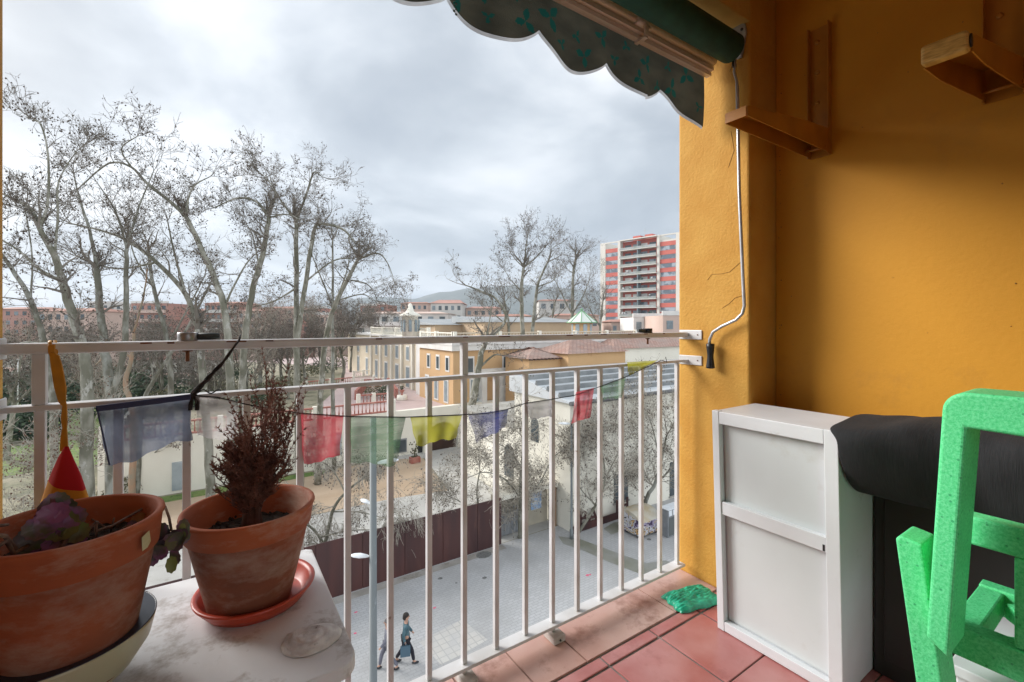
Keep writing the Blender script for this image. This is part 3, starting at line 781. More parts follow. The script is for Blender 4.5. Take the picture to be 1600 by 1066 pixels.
flag((980,566),(1028,563),(1000,578),(982,587),'yellow', .004, 'folded yellow flag at the end')
# hem of big flag
m = MB(); m.obox(onY(150,639,YF-.004), onY(298,620,YF-.004), .003, .012); m.obox(onY(152,640,YF-.0045), onY(171,727,YF-.0045), .006, .002); m.build('hem', mat('navy_hem', (.045,.055,.12,1), .9), pf)

# black rope
m = MB(); rr = random.Random(6)
Y0r = YR-.03
for off in ((0,0),(3,2),(-3,1),(1,4)):
    pts = []
    for k in range(15):
        u = k/14; px = 374+(302-374)*u; y = 531+(620-531)*u+3*math.sin(u*5)
        s = .3+u*1.0
        pts.append(onY(px+off[0]*s*math.sin(u*14+off[1]), y+off[1]*s*.5*math.cos(u*11), Y0r-.004*math.sin(u*9+off[0])))
    m.tube(pts, [.0016+.0024*(k/14) for k in range(15)], 6)
for dx in (298, 309): m.tube([onY(302+ (dx-302)*.3,617,Y0r), onY(dx,628,Y0r), onY(dx-1,641,Y0r)], [.0045,.0050,.0045], 7)
m.tube([onY(300+45*k/12, 612+3*math.sin(k), Y0r+.012*math.cos(k*1.6)) for k in range(13)], .0016, 6)
m.tube([onY(374,531,Y0r), onY(375,525,YR), onY(376,523,YR+.02)], .002, 6)
tag(m.build('black_rope', mat('black_frayed_rope', (.012,.010,.010,1), .95, (.03,.02,.018,1), 80, bump=.8, bscale=200, dist=.003)), 'frayed black rope tied from the handrail down to the middle rail', 'rope')
# yellow ribbon + flag bundle
yb = thing('flag_bundle', onY(102, 740, 1.235), 'wrapped red and yellow cloth flag hanging from the handrail by a yellow ribbon', 'flag')
rib = mat('yellow_ribbon', (.55,.25,.02,1), .6, (.42,.20,.02,1), 25)
m = MB(); pts = [(82,538,.006),(82,551,.006),(86,556,.009),(90,575,.011),(95,605,.0115),(98,628,.007),(102,634,.004),(101,655,.006),(102,668,.004),(101,680,.006),(101,705,.008)]
for a, b in zip(pts[:-1], pts[1:]):
    pa_, pb_ = onY(a[0],a[1],YR-.035), onY(b[0],b[1],YR-.035)
    m.quad(pa_-RV*a[2], pa_+RV*a[2], pb_+RV*b[2], pb_-RV*b[2])
m.tube([onY(78,537,YR-.026), onY(78,534,YR), onY(86,533,YR), onY(88,552,YR-.026), onY(78,552,YR-.026), onY(78,537,YR-.026)], .003, 6)
o = m.build('ribbon', rib, yb); md = o.modifiers.new('s','SOLIDIFY'); md.thickness = .002
m = MB()
def cone(px, y, Y): return onY(px, y, Y)
top = cone(104,698,1.235); n = 20; ring = []
for lev, (y, hw, cx_) in enumerate(((698,3,104),(718,12,103),(740,21,104),(758,27,104),(800,40,104))):
    for j in range(n):
        a = 2*math.pi*j/n; c = cone(cx_, y, 1.225); rw = hw*c.dot(DV)/F
        m.v.append(tuple(c+RV*(rw*math.cos(a))+DV*(rw*.45*math.sin(a)*(1+.2*math.sin(3*a)))+V((0,0,.012*(math.cos(a)-0)*lev/4*-1.2))))
for lev in range(4):
    for j in range(n):
        m.f.append((lev*n+j, lev*n+(j+1)%n, (lev+1)*n+(j+1)%n, (lev+1)*n+j)); m.m.append(1 if lev == 3 else 0); m.sm.append(True)
m.build('cloth', [mat('red_cloth', (.50,.008,.02,1), .85, (.42,.006,.015,1), 12), mat('yellow_cloth', (.62,.28,.02,1), .85, (.5,.22,.02,1), 12)], yb)

# clothes-line brackets on the handrail
def clamp(px, flip, label):
    c = onY(px, 524, YR); c.z = -.0383
    t = thing('rail_clamp', c, label, 'clamp', 'clothes line clamps on the handrail')
    m = MB(); m.lathe([(.019,0),(.0195,.001),(.0195,.017),(.0185,.0185),(.0165,.0185),(.0165,.002),(.0,.002)], c, 24); m.build('ring', M['steel'] if not flip else M['black'], t)
    s = -1 if flip else 1
    m = MB(); m.tube([c+V((s*.017,0,.009)), c+V((s*.048,0,.009)), c+V((s*.062,0,.010))], [.0085,.0085,.006], 12); m.build('handle', mat('dark_grey_grip', (.05,.06,.06,1), .6), t)
    m = MB(); m.lathe([(.010,-.0255),(.010,-.0225)], c, 6); m.tube([c+V((0,0,-.0226)), c+V((0,0,-.048))], .004, 8); m.build('bolt', M['rust'], t)
clamp(293, False, 'round grey metal clamp with a rusty bolt on the left half of the handrail')
clamp(1012, True, 'black clamp on the handrail near the right pillar')
# ================= GROUND =================
M['paving'] = brick_mat('street_paving', (.46,.46,.46,1), (.41,.41,.41,1), (.33,.33,.33,1), .30, .15, .013, big=(.32,.315,.305,1), bigscale=.55, bump=.12)
M['concrete'] = mat('pale_concrete', (.50,.49,.46,1), .9, (.38,.37,.35,1), .35, dirt=(.26,.24,.21,1), dscale=1.5, dlo=.58, dhi=.7)
M['sand'] = mat('packed_sand', (.50,.38,.27,1), .95, (.42,.31,.21,1), .25, stretch=(.5,2,1), dirt=(.34,.24,.16,1), dscale=.8, dlo=.6, dhi=.75)
M['earth'] = mat('park_earth', (.30,.26,.19,1), .95, (.20,.19,.12,1), .15, dirt=(.12,.12,.07,1), dscale=.6, dlo=.5, dhi=.6)
M['grass'] = mat('lawn', (.10,.17,.035,1), .95, (.18,.22,.06,1), .5, dirt=(.05,.10,.02,1), dscale=2.5, dlo=.5, dhi=.65)
def sheet(name, pts, z, mt):
    m = MB(); m.v = [(p[0], p[1], z) for p in pts]; m.f = [tuple(range(len(pts)))]; m.m = [0]; m.sm = [False]
    return struct(m.build(name, mt))
def rect(x0, x1, y0, y1): return [(x0,y0),(x1,y0),(x1,y1),(x0,y1)]
M['cityground'] = mat('distant_ground', (.16,.17,.13,1), .95, (.24,.22,.2,1), .02, dirt=(.28,.16,.12,1), dscale=.03, dlo=.5, dhi=.55)
sheet('ground', rect(-6000,6000,-60,7000), G-.012, M['cityground'])
sheet('street', rect(-60,120,-1,20.95), G, M['paving'])
sheet('park_ground', rect(-60,17.6,20.95,100), G-.004, M['earth'])
sheet('concrete_path', rect(-20,17.3,21.0,30.6), G, M['concrete'])
sand = [(-30,30.4),(6,30.7),(10.7,30.5),(14.4,29.8),(16.0,38.2),(14,39.3),(-7,39.6),(-30,41)]
sheet('sand_court', sand, G+.004, M['sand'])
sheet('concrete_path', [(14.5,29.8),(21,29.8),(21,40),(14,40),(14,39.2),(16.1,38.1)], G+.0045, M['concrete'])
sheet('lawn', rect(-60,-6.6,52,64), G+.004, M['grass']); sheet('lawn', rect(-60,-6.6,66.5,100), G+.004, M['grass'])
sheet('lawn', [(-6,38.2),(8,38.6),(8,39.6),(-6,39.7)], G+.008, M['grass'])
sheet('gutter_strip', rect(-22,13.3,20.35,20.85), G+.004, mat('worn_gutter', (.36,.34,.31,1), .9, (.27,.25,.22,1), 1.2, dirt=(.15,.12,.09,1), dscale=1.6, dlo=.56, dhi=.68))
# pale patch, wet strip, manholes, pink marks on the street
sheet('paving_patch', [tuple(onz(*p, G)[:2]) for p in ((655,1003),(722,968),(762,1000),(690,1040))], G+.004, brick_mat('cream_setts', (.52,.50,.46,1), (.47,.45,.42,1), (.38,.37,.35,1), .30, .30, .02, big=(.42,.42,.42,1), bigscale=1.5, off=0))
wet = mat('wet_mossy_asphalt', (.20,.20,.155,1), .35, (.27,.27,.25,1), .8, detail=8)
sheet('wet_strip', [tuple(onz(*p, G)[:2]) for p in ((872,838),(905,842),(940,855),(975,868),(1010,880),(1040,876),(1060,883),(1062,900),(1000,897),(950,878),(915,862),(880,850))], G+.004, wet)
sheet('wet_strip', [tuple(onz(*p, G)[:2]) for p in ((943,826),(960,816),(985,815),(1008,820),(1000,832),(975,828),(955,836))], G+.004, wet)
dk = mat('dark_manhole', (.10,.10,.095,1), .8, (.2,.2,.19,1), 10)
for (px, y, a, b) in ((756,867,13,4),(757,903,4,2),(688,904,4,2.2),(1014,843,4,2),(713,911,2,1)):
    c = onz(px, y, G); t = c.dot(DV)
    sheet('drain_cover', [(c.x+a*t/F*math.cos(k*.63), c.y+a*.8*t/F*math.sin(k*.63)) for k in range(10)], G+.0045, dk)
pk = mat('pink_paint', (.75,.10,.20,1), .8, (.6,.15,.22,1), 6)
for (px, y, s) in ((679,950,1.3),(556,957,1.2),(555,990,1.2),(918,899,1.8),(922,898,1.2)):
    c = onz(px, y, G); rr = random.Random(px)
    sheet('pink_mark', [(c.x+.06*s*rr.uniform(.6,1.2)*math.cos(k*.7), c.y+.05*s*rr.uniform(.6,1.2)*math.sin(k*.7)) for k in range(9)], G+.005, pk)

# ================= STREET EDGE: steel fence =================
M['corten'] = mat('brown_steel', (.040,.016,.016,1), .5, (.075,.026,.022,1), .8, stretch=(1.5,1.5,.25), dirt=(.10,.045,.035,1), dscale=1.2, dlo=.58, dhi=.72)
fe = thing('steel_fence', (2, 20.95, G), 'long dark brown rusted steel panel fence along the far edge of the street', 'fence')
x = -22.0; k = 0; rr = random.Random(3)
while x < 13.2:
    w = 1.97; m = MB(); m.box(x, min(x+w, 13.3), 20.90+rr.uniform(0,.012), 20.95, G+.001, G+2.52+rr.uniform(-.01,.01)); m.build('panel', M['corten'], fe, bevel=.01)
    x += w+.02
m = MB(); m.box(-22, 13.28, 20.9505, 20.9525, G+.002, G+2.48); m.build('backing', M['corten'], fe)
for x in (-20, -16, -12, -8, -4, 0, 4, 8, 12): 
    m = MB(); m.box(x-.04, x+.04, 20.953, 21.05, G+.001, G+2.45); m.build('post', M['corten'], fe)

# ================= WHITE HALL on the right =================
M['cream'] = mat('cream_render', (.78,.75,.66,1), .9, (.70,.67,.58,1), .4, dirt=(.42,.38,.31,1), dscale=.8, dlo=.62, dhi=.75, bump=.2, bscale=8)
M['glass'] = mat('dark_window_glass', (.05,.065,.075,1), .15, (.09,.11,.12,1), .8)
M['wood_grey'] = mat('grey_wood', (.23,.24,.25,1), .7, (.17,.18,.19,1), 3)
M['stone'] = mat('grey_stone', (.36,.35,.32,1), .9, (.26,.25,.22,1), 1.5)
hall = thing('event_hall', (28, 27, G), 'long cream walled hall with a ribbed grey roof, behind the street at right', 'building')
HX0, HX1, HY0, HY1, HE = 17.35, 46, 19.9, 25.6, -4.55
m = MB(); m.box(HX0, HX1, HY0, HY1, G+.001, HE); m.build('wall', M['cream'], hall)
m = MB(); m.box(HX0+.02, HX0+9, HY1+.01, 33.5, G+.002, -7.1); m.build('annex', M['cream'], hall)
m = MB(); m.box(HX0-.15, HX0+9.1, HY1+.012, 33.7, -7.099, -6.85); m.build('annex_roof', M['stone'], hall)
# ribbed roof
rf = mat('pale_metal_roof', (.60,.62,.63,1), .6, (.48,.50,.51,1), .4, dirt=(.28,.28,.27,1), dscale=1, dlo=.56, dhi=.75)
grf = mat('grey_slate_roof', (.26,.28,.29,1), .7, (.34,.35,.35,1), .3)
m = MB(); m.add([(HX0-.3,HY0-.35,HE+.06),(HX1,HY0-.35,HE+.06),(HX1,HY1+.2,HE+1.35),(HX0-.3,HY1+.2,HE+1.35),(HX0-.3,HY0-.35,HE+.001),(HX1,HY0-.35,HE+.001),(HX1,HY1+.2,HE+.001),(HX0-.3,HY1+.2,HE+.001)],
    [(0,1,2,3),(0,4,5,1),(1,5,6,2),(2,6,7,3),(3,7,4,0),(4,7,6,5)])
roof = m.build('roof', rf, hall)
n = 5
for k in range(n):
    y = HY0+.5+k*1.12; z = HE+.08+(y-HY0+.35)/(HY1-HY0+.55)*1.29
    m = MB(); m.prism([(HX0-.3,y,z-.05),(HX0-.3,y+.05,z+.26),(HX0-.3,y+.16,z+.28),(HX0-.3,y+.24,z+.03)], (HX1-HX0+.3,0,0)); m.build('roof_step', mat('roof_riser', (.15,.16,.165,1), .7, (.24,.25,.25,1), 1) if k == 0 else bpy.data.materials['roof_riser'], roof)
m = MB(); m.tube([(HX0-.35,HY0-.42,HE+.02),(HX1,HY0-.42,HE+.02)], .13, 8); m.build('gutter', M['stone'] if False else mat('dark_gutter', (.12,.12,.12,1), .6), roof)
# windows and doors on the street side (px centre, y bottom, w, h)
def fwin(px, yb_, w, h, name='window', mt=None, frame=True):
    c = onY(px, yb_, HY0); m = MB(); m.box(c.x-w/2, c.x+w/2, HY0-.03, HY0-.002, c.z, c.z+h)
    p = m.build(name, mt or M['glass'], hall)
    if frame:
        m = MB(); m.box(c.x-w/2-.1, c.x+w/2+.1, HY0-.08, HY0-.001, c.z-.10, c.z-.001); m.build('sill', M['stone'], p)
        m = MB(); m.box(c.x-.03, c.x+.03, HY0-.045, HY0-.0305, c.z, c.z+h); m.box(c.x-w/2, c.x+w/2, HY0-.046, HY0-.0312, c.z+h*.5, c.z+h*.5+.05); m.build('frame', M['wood_grey'], p)
fwin(970, 783, 1.25, 1.75); fwin(1057, 772, 1.5, 2.3)
for py in (26.3,):
    y0 = py; m = MB(); pts = [(y0-.55,-10.6),(y0+.55,-10.6)]+[(y0+.55*math.cos(R(a)), -8.9+.55*math.sin(R(a))) for a in range(0,181,20)]
    m.prism([(HX0-.03,a,b) for a,b in pts], (.028,0,0)); m.build('arched_window', M['glass'], hall)
for py in (23.3,):
    m = MB(); pts = [(py-.4,-7.5),(py+.4,-7.5)]+[(py+.4*math.cos(R(a)), -6.4+.4*math.sin(R(a))) for a in range(0,181,20)]
    m.prism([(HX0-.03,a,b) for a,b in pts], (.028,0,0)); m.build('arched_window', M['glass'], hall)
m = MB(); m.tube([(HX0+.55,HY0-.06,HE),(HX0+.55,HY0-.06,G+1)], .05, 8); m.build('downpipe', M['wood_grey'], hall)
# brown steel lettered plinth in front of the wall
pl = thing('lettered_plinth', (20, HY0-.2, G), 'low dark brown steel plinth with cut letters standing against the cream hall', 'sign')
m = MB(); m.box(17.3, 22.4, HY0-.30, HY0-.24, G+.001, G+.42); m.build('plate', M['corten'], pl)
def text(s, size, c, parent, mt, name='lettering'):
    cu = bpy.data.curves.new(name, 'FONT'); cu.body = s; cu.size = size; cu.extrude = .03; cu.offset = .012
    o = bpy.data.objects.new(name, cu); COL.objects.link(o)
    dg = bpy.context.evaluated_depsgraph_get(); me = bpy.data.meshes.new_from_object(o.evaluated_get(dg))
    COL.objects.unlink(o); bpy.data.objects.remove(o)
    o = bpy.data.objects.new(name, me); COL.objects.link(o); me.materials.clear(); me.materials.append(mt)
    o.rotation_euler = (R(90), 0, 0); o.parent = parent; o.location = V(c)-wloc(parent); return o
text('BAL', 1.25, (17.75, HY0-.27, G+.30), pl, M['corten']); text('IH', 1.25, (20.75, HY0-.27, G+.30), pl, M['corten'])

# porch / gate recess left of the hall
gt = thing('entrance_gate', (15.6, 21, G), 'beige walled entrance with sliding gate and posters between steel fence and cream hall', 'gate')
m = MB(); m.box(13.35, 17.25, 21.9, 22.1, G+.001, G+2.35); m.build('wall', mat('beige_wall', (.42,.38,.30,1), .9, (.33,.30,.24,1), 1.2), gt)
m = MB(); m.box(13.35, 17.30, 20.9, 22.4, G+2.353, G+2.6); m.build('canopy', M['cream'], gt)
m = MB(); m.box(15.35, 15.75, 21.84, 21.897, G+1.0, G+2.2); m.build('poster', mat('dark_red_poster', (.16,.03,.02,1), .6, (.45,.22,.05,1), 4), gt)
m = MB(); m.box(16.0, 16.75, 21.84, 21.897, G+.9, G+2.2); m.build('poster', mat('blue_white_poster', (.55,.62,.70,1), .6, (.10,.25,.50,1), 5), gt)
m = MB(); m.box(13.5, 15.0, 21.6, 21.65, G+.05, G+1.3)
for k in range(8): m.box(13.5+.21*k, 13.56+.21*k, 21.57, 21.5999, G+.05, G+1.6)
m.build('sliding_gate', M['wood_grey'], gt)
m = MB(); m.box(17.05, 17.2, 20.95, 21.1, G+.001, G+2.352); m.build('post', mat('brown_post', (.2,.12,.07,1), .7), gt)

# graffiti covered container, grey cabinet
gr_m, nt, b = new_mat('graffiti_paint'); N, L = nt.nodes, nt.links
tc = N.new('ShaderNodeTexCoord'); nz = N.new('ShaderNodeTexNoise'); nz.inputs['Scale'].default_value = 2.2; nz.inputs['Detail'].default_value = 1.5; nz.inputs['Distortion'].default_value = 1.5
L.new(tc.outputs['Object'], nz.inputs[0]); cr_ = N.new('ShaderNodeValToRGB'); cr_.color_ramp.interpolation = 'CONSTANT'
e = cr_.color_ramp.elements; e[0].color = (.05,.03,.08,1); e[1].position = .40; e[1].color = (.30,.25,.36,1)
for p, c in ((.46,(.55,.55,.55,1)),(.54,(.02,.02,.025,1)),(.58,(.50,.30,.12,1)),(.64,(.45,.45,.42,1))):
    q = e.new(p); q.color = c
L.new(nz.outputs[0], cr_.inputs[0]); L.new(cr_.outputs[0], b.inputs['Base Color'])
c0 = onz(1012, 838, G); dz = thing('recycling_container', c0, 'graffiti covered container with a curved tan lid, right of the lettered plinth', 'container')
x0, x1, y0, y1 = c0.x-.75, c0.x+1.0, c0.y-.1, c0.y+1.3
m = MB(); m.prism([(x0,y0,G+.15),(x0,y1,G+.15),(x0,y1+.05,G+1.25),(x0,y0-.12,G+.95)], (x1-x0,0,0)); m.build('body', gr_m, dz, bevel=.03)
m = MB(); pts = [(y0-.12,G+.953)]+[(y0-.12+(y1-y0+.17)*k/8, G+.96+.30*k/8+.22*math.sin(R(180)*k/8)) for k in range(9)]+[(y1+.05,G+1.253)]
m.prism([(x0+.01,a,b_) for a,b_ in pts], (x1-x0-.02,0,0)); m.build('lid', mat('tan_lid', (.42,.34,.22,1), .6, (.5,.48,.42,1), 1.5), dz, bevel=.02)
m = MB()
for xx in (x0+.2, x1-.2):
    for yy in (y0+.2, y1-.2): m.box(xx-.06, xx+.06, yy-.06, yy+.06, G+.001, G+.1495)
m.build('feet', M['black'], dz)
c0 = onz(1052, 838, G); uc = thing('utility_cabinet', c0, 'grey metal utility cabinet on the street beside the pillar edge', 'cabinet')
m = MB(); m.box(c0.x-.45, c0.x+.75, c0.y, c0.y+.5, G+.001, G+1.55); m.build('body', M['wood_grey'], uc, bevel=.02)
m = MB(); m.box(c0.x-.38, c0.x+.10, c0.y-.02, c0.y-.001, G+.1, G+1.1); m.build('door', mat('dark_grey_door', (.10,.11,.11,1), .6), uc)
m = MB(); m.box(c0.x-.5, c0.x+.8, c0.y-.05, c0.y+.55, G+1.552, G+1.6)
for k in range(3): m.box(c0.x-.38+.35*k, c0.x-.12+.35*k, c0.y-.02, c0.y-.002, G+1.2, G+1.5)
m.build('top', M['white'], uc)

# ================= STREET LAMPS =================
M['lamp_grey'] = mat('galvanised_lamp_post', (.155,.175,.18,1), .55, (.125,.14,.145,1), 2, dirt=(.35,.38,.4,1), dscale=5, dlo=.6, dhi=.7, stretch=(1,1,.4))
M['lamp_white'] = mat('lamp_shell', (.78,.80,.82,1), .4, (.55,.58,.6,1), 4)
def lamp(base, h, r0, r1, heads, label):
    t = thing('street_lamp', base, label, 'street lamp', 'street lamps on the street')
    b = V(base); m = MB(); m.tube([b, b+V((0,0,.5)), b+V((0,0,.502)), b+V((0,0,h))], [r0*1.5, r0*1.5, r0, r1], 20); p = m.build('pole', M['lamp_grey'], t)
    m = MB()
    for z in (2.6, 4.05, 4.6, 5.6): m.tube([b+V((0,0,z)), b+V((0,0,z+.025))], r0+.006, 20)
    m.build('band', M['wood_grey'], p)
    for (z, d, s) in heads:
        c = b+V((0,0,z)); d = V(d).normalized(); sd = V((-d.y, d.x, 0))
        m = MB()
        prof = [(.02,.02,.03),(.09,.06,.05),(.24,.105,.06),(.38,.085,.045),(.46,.02,.02)]
        n = 10
        for (u, w, hh) in prof:
            for j in range(n):
                a = 2*math.pi*j/n; zz = hh*math.sin(a)*(1 if math.sin(a) > 0 else .45)
                m.v.append(tuple(c+d*(u*s+r1)+sd*(w*s*math.cos(a))+V((0,0,zz*s+u*.08))))
        for i in range(4):
            for j in range(n): m.f.append((i*n+j, i*n+(j+1)%n, (i+1)*n+(j+1)%n, (i+1)*n+j)); m.m.append(0); m.sm.append(True)
        for q in (0, 4): m.f.append(tuple(q*n+j for j in range(n))); m.m.append(0); m.sm.append(False)
        m.build('lamp_head', M['lamp_white'], t)
pb_ = onz(583, 1578, G)
lamp(pb_, 10.35, .085, .055, [(9.55,tuple(RV+DV*.25),.82),(8.83,tuple(-RV+DV*.6),.55),(7.93,tuple(-RV*1+DV*-.1),.72)], 'tall grey street lamp post with three white heads in front of the balcony')
lamp(onz(893, 842, G), 6.6, .07, .05, [(6.4,tuple(-RV),1.5)], 'slim grey green street lamp in front of the cream hall')

# ================= RETAINING WALL, TERRACE =================
T = -8.3
M['redbal'] = mat('red_brick_balustrade', (.32,.10,.075,1), .85, (.42,.20,.16,1), 2)
M['terrace'] = mat('pink_terrace_floor', (.52,.41,.39,1), .85, (.46,.35,.33,1), .3, dirt=(.36,.28,.26,1), dscale=.5, dlo=.6, dhi=.7)
tw_ = thing('retaining_wall', (7, 40, G), 'cream retaining wall with grey doors below the pink terrace', 'wall')
m = MB(); m.box(-6, 60, 40, 40.6, G+.001, T+.35)
m.build('wall', M['cream'], tw_)
def wpart(name, px, yb_, w, h, mt):
    c = onY(px, yb_, 40); m = MB(); m.box(c.x-w/2, c.x+w/2, 39.93, 39.998, max(c.z, G+.01), max(c.z, G+.01)+h); return m.build(name, mt, tw_)
M['door_grey'] = mat('grey_blue_door', (.36,.40,.42,1), .7, (.28,.32,.34,1), 1.5)
wpart('door', 283, 765, 1.05, 2.0, M['door_grey']); wpart('door', 525, 712, .9, 1.9, M['door_grey'])
for px in (622,): 
    p = wpart('window', px, 708, 1.6, 1.25, M['wood_grey']); c = onY(px, 708, 40); m = MB(); m.box(c.x-.7, c.x+.7, 39.90, 39.929, c.z+.12, c.z+1.12); m.build('pane', M['glass'], p)
wpart('window', 495, 700, 1.2, .9, M['glass']); wpart('door', 660, 716, .9, 1.6, M['black'])
c = onY(691, 706, 40); m = MB(); pts = [(c.x-1.45,G+.01),(c.x+1.45,G+.01)]+[(c.x+1.45*math.cos(R(a)), G+1.35+1.2*math.sin(R(a))) for a in range(0,181,15)]
m.prism([(a,39.92,b_) for a,b_ in pts], (0,.078,0)); p = m.build('tunnel_mouth', mat('dark_tunnel', (.035,.018,.012,1), .9, (.06,.03,.02,1), .6), tw_)
m = MB()
for s in (-1, 1): m.box(c.x+s*1.75-.3, c.x+s*1.75+.3, 39.5, 39.919, G+.01, G+3.2)
m.build('jamb', M['cream'], tw_)
sheet('terrace', [(-6,40.6),(60,40.6),(60,120),(5,120),(-6,64)], T, M['terrace'])
m = MB(); m.box(-6.02, -5.7, 40.602, 64, G+.001, T+.34); tag(m.build('terrace_side_wall', M['cream']), 'cream side wall of the terrace above the green lawns', 'wall')
sheet('garden_bed', [(-5.6,41.6),(6.5,41.6),(13.5,60),(22,90),(5,118),(-5.6,63.9)], T+.005, M['earth'])
def balustrade(a, b, h, label, mt, post=True, step=.32, pr=.065, z=T):
    a, b = V((a[0], a[1], z)), V((b[0], b[1], z)) if len(b) == 2 else V(b); Ln = (b-a).length
    t = thing('balustrade', a, label, 'balustrade', 'balustrades of the villa garden')
    m = MB(); m.obox(a+V((0,0,h)), b+V((0,0,h)), .26, .12); m.obox(a+V((0,0,.06)), b+V((0,0,.06)), .26, .12); m.build('rails', mt, t)
    m = MB(); n = int(Ln/step)
    for k in range(n):
        p = a+(b-a)*((k+.5)/n); m.lathe([(pr*.6,.12),(pr,.3*h),(pr*.5,.55*h),(pr*.55,h-.06)], p, 6)
    o = m.build('balusters', mt, t)
    n = max(2, int(Ln/5))
    for k in range(n+1):
        m = MB(); p = a+(b-a)*(k/n); m.box(p.x-.18, p.x+.18, p.y-.18, p.y+.18, p.z+.001, p.z+h+.16)
        m.build('pier', M['cream'], t)
    return t
balustrade((-5.8,40.3),(14.0,40.3), .95, 'red balustrade along the top of the cream retaining wall', M['redbal'], z=T+.352)
c1, c2 = onz(560,632,T), onz(607,628,T); balustrade(c1[:2], c2[:2], .9, 'red balustrade before the planting bed in the middle of the terrace', M['redbal'])
c3, c4 = onz(566,606,T), onz(598,604,T); balustrade(c3[:2], c4[:2], 1.0, 'red balustrade behind the planting bed of the terrace', M['redbal'])
balustrade(onz(478,608,T)[:2], onz(552,600,T)[:2], .9, 'red balustrade left of the garden stairs', M['redbal'])
balustrade(onz(553,590,T)[:2], onz(582,587,T)[:2], .9, 'pale balustrade farther back on the terrace', M['cream'])
# garden stair parapets
for (a, b, lb) in (((556,625),(572,606),'red stair parapet on the left side of the planting bed'), ((606,602),(620,622),'red stair parapet on the right side of the planting bed')):
    pa_, pb2 = onz(*a, T), onz(*b, T); m = MB(); m.obox(pa_+V((0,0,.5)), pb2+V((0,0,.5)), .3, 1.0); tag(m.build('stair_parapet', M['redbal']), lb, 'parapet')
def bush(px, y, z, w, h, label, mt, name='bush', n=700, seed=1, ls=.12, group='shrubs and bushes of the garden', t=None):
    c = onz(px, y, z) if t is None else at(px, y, t); rr = random.Random(seed); m = MB()
    for k in range(n):
        v = V((rr.gauss(0,1), rr.gauss(0,1), rr.gauss(0,1))).normalized(); q = rr.random()**.35
        q *= 1+.35*noise.noise(v*2.2+V((seed,0,0)))
        p = c+V((v.x*w/2*q, v.y*w/2*q, h/2+v.z*h/2*q))
        if p.z < c.z: p.z = c.z+rr.uniform(0,.2)
        a = V((rr.gauss(0,1), rr.gauss(0,1), rr.gauss(0,1))).normalized()*ls*rr.uniform(.6,1.5); b_ = a.orthogonal().normalized()*ls*rr.uniform(.3,.7)
        m.mi = rr.choice([0,0,1]); m.quad(p-a*.5, p+b_, p+a, p-b_)
    return tag(m.build(name, mt), label, 'bush', group)
dkg = [mat('evergreen_dark', (.025,.045,.022,1), .8, (.04,.07,.03,1), 1), mat('evergreen_mid', (.05,.08,.035,1), .8, (.03,.05,.02,1), 1)]
olv = [mat('olive_bush', (.10,.10,.05,1), .9, (.07,.07,.035,1), 1), mat('olive_light', (.17,.15,.08,1), .9)]
bush(585,622,T,2.6,1.6,'yellowish bush in the planting bed between the stairs', olv, seed=4, n=500)
bush(601,623,T,1.6,1.6,'dark green bush at the right end of the planting bed', dkg, seed=5, n=350)
# red urns on pale plinths
def urn(px, y, label, s=1):
    c = onz(px, y, T); t = thing('garden_urn', c, label, 'urn', 'red urns on the terrace')
    m = MB(); m.lathe([(.55*s,0),(.6*s,.1),(.55*s,.55*s)], c, 14); m.build('plinth', M['cream'], t)
    m = MB(); m.lathe([(.16*s,.552*s),(.08*s,.68*s),(.12*s,.8*s),(.30*s,1.1*s),(.26*s,1.15*s)], c, 12); m.build('urn', M['redbal'], t)
    m = MB(); rr = random.Random(px)
    for k in range(30): p = c+V((rr.gauss(0,.13*s), rr.gauss(0,.13*s), (1.2+rr.uniform(0,.35))*s)); m.octa(p, .06*s)
    m.build('plant', dkg[1], t)
urn(628, 625, 'red urn on the round plinth nearest on the pink terrace', .95); urn(587, 590, 'small red urn right of the pale balustrade', .8); urn(581, 585, 'small red urn farther back at the end of the pale balustrade', .8)
c = onz(648, 723, G); t = thing('planter', c, 'square red planter with a grey plant at the foot of the retaining wall', 'planter')
m = MB(); m.box(c.x-.42, c.x+.42, c.y-.3, c.y+.3, G+.01, G+.5); m.build('box', M['redbal'], t, bevel=.02)
m = MB(); rr = random.Random(2)
for k in range(60): p = c+V((rr.gauss(0,.16), rr.gauss(0,.12), .5+rr.random()**2*1.3)); m.octa(p, .07)
m.build('plant', olv[0], t)

# ================= VILLA =================
M['orange'] = mat('orange_render', (.55,.36,.19,1), .9, (.49,.31,.16,1), .3, dirt=(.36,.20,.09,1), dscale=.7, dlo=.6, dhi=.78)
M['cream2'] = mat('cream_facade', (.60,.52,.40,1), .9, (.52,.45,.34,1), .5)
M['whitetrim'] = mat('white_trim', (.68,.67,.64,1), .8, (.6,.58,.55,1), 1)
M['shutter'] = mat('blue_grey_shutter', (.22,.27,.29,1), .7, (.17,.2,.22,1), 2)
vl = thing('villa', (30, 48, T), 'large orange and cream villa with a roof balustrade above the terrace', 'building')
VX, VY, VE = 20.2, 40.62, -2.15
m = MB(); m.box(VX, 47, VY, 49.2, G+.002, VE); m.build('orange_wing', M['orange'], vl)
m = MB(); m.box(VX-.25, 47.2, VY-.25, 49.4, VE-.55, VE-.002); m.box(VX-.3, 47.3, VY-.35, 49.5, VE, VE+.25); m.build('cornice', M['whitetrim'], vl)
m = MB(); m.box(VX+1.2, VX+26, 49.201, 86, T+.001, VE+.3); m.build('cream_wing', M['cream2'], vl)
m = MB(); m.box(VX+1.0, VX+26.2, 49.45, 86.2, VE+.302, VE+.55); m.box(VX+.3, VX+1.199, 49.21, 51.0, T+.01, VE+.3); m.build('cornice', M['whitetrim'], vl)
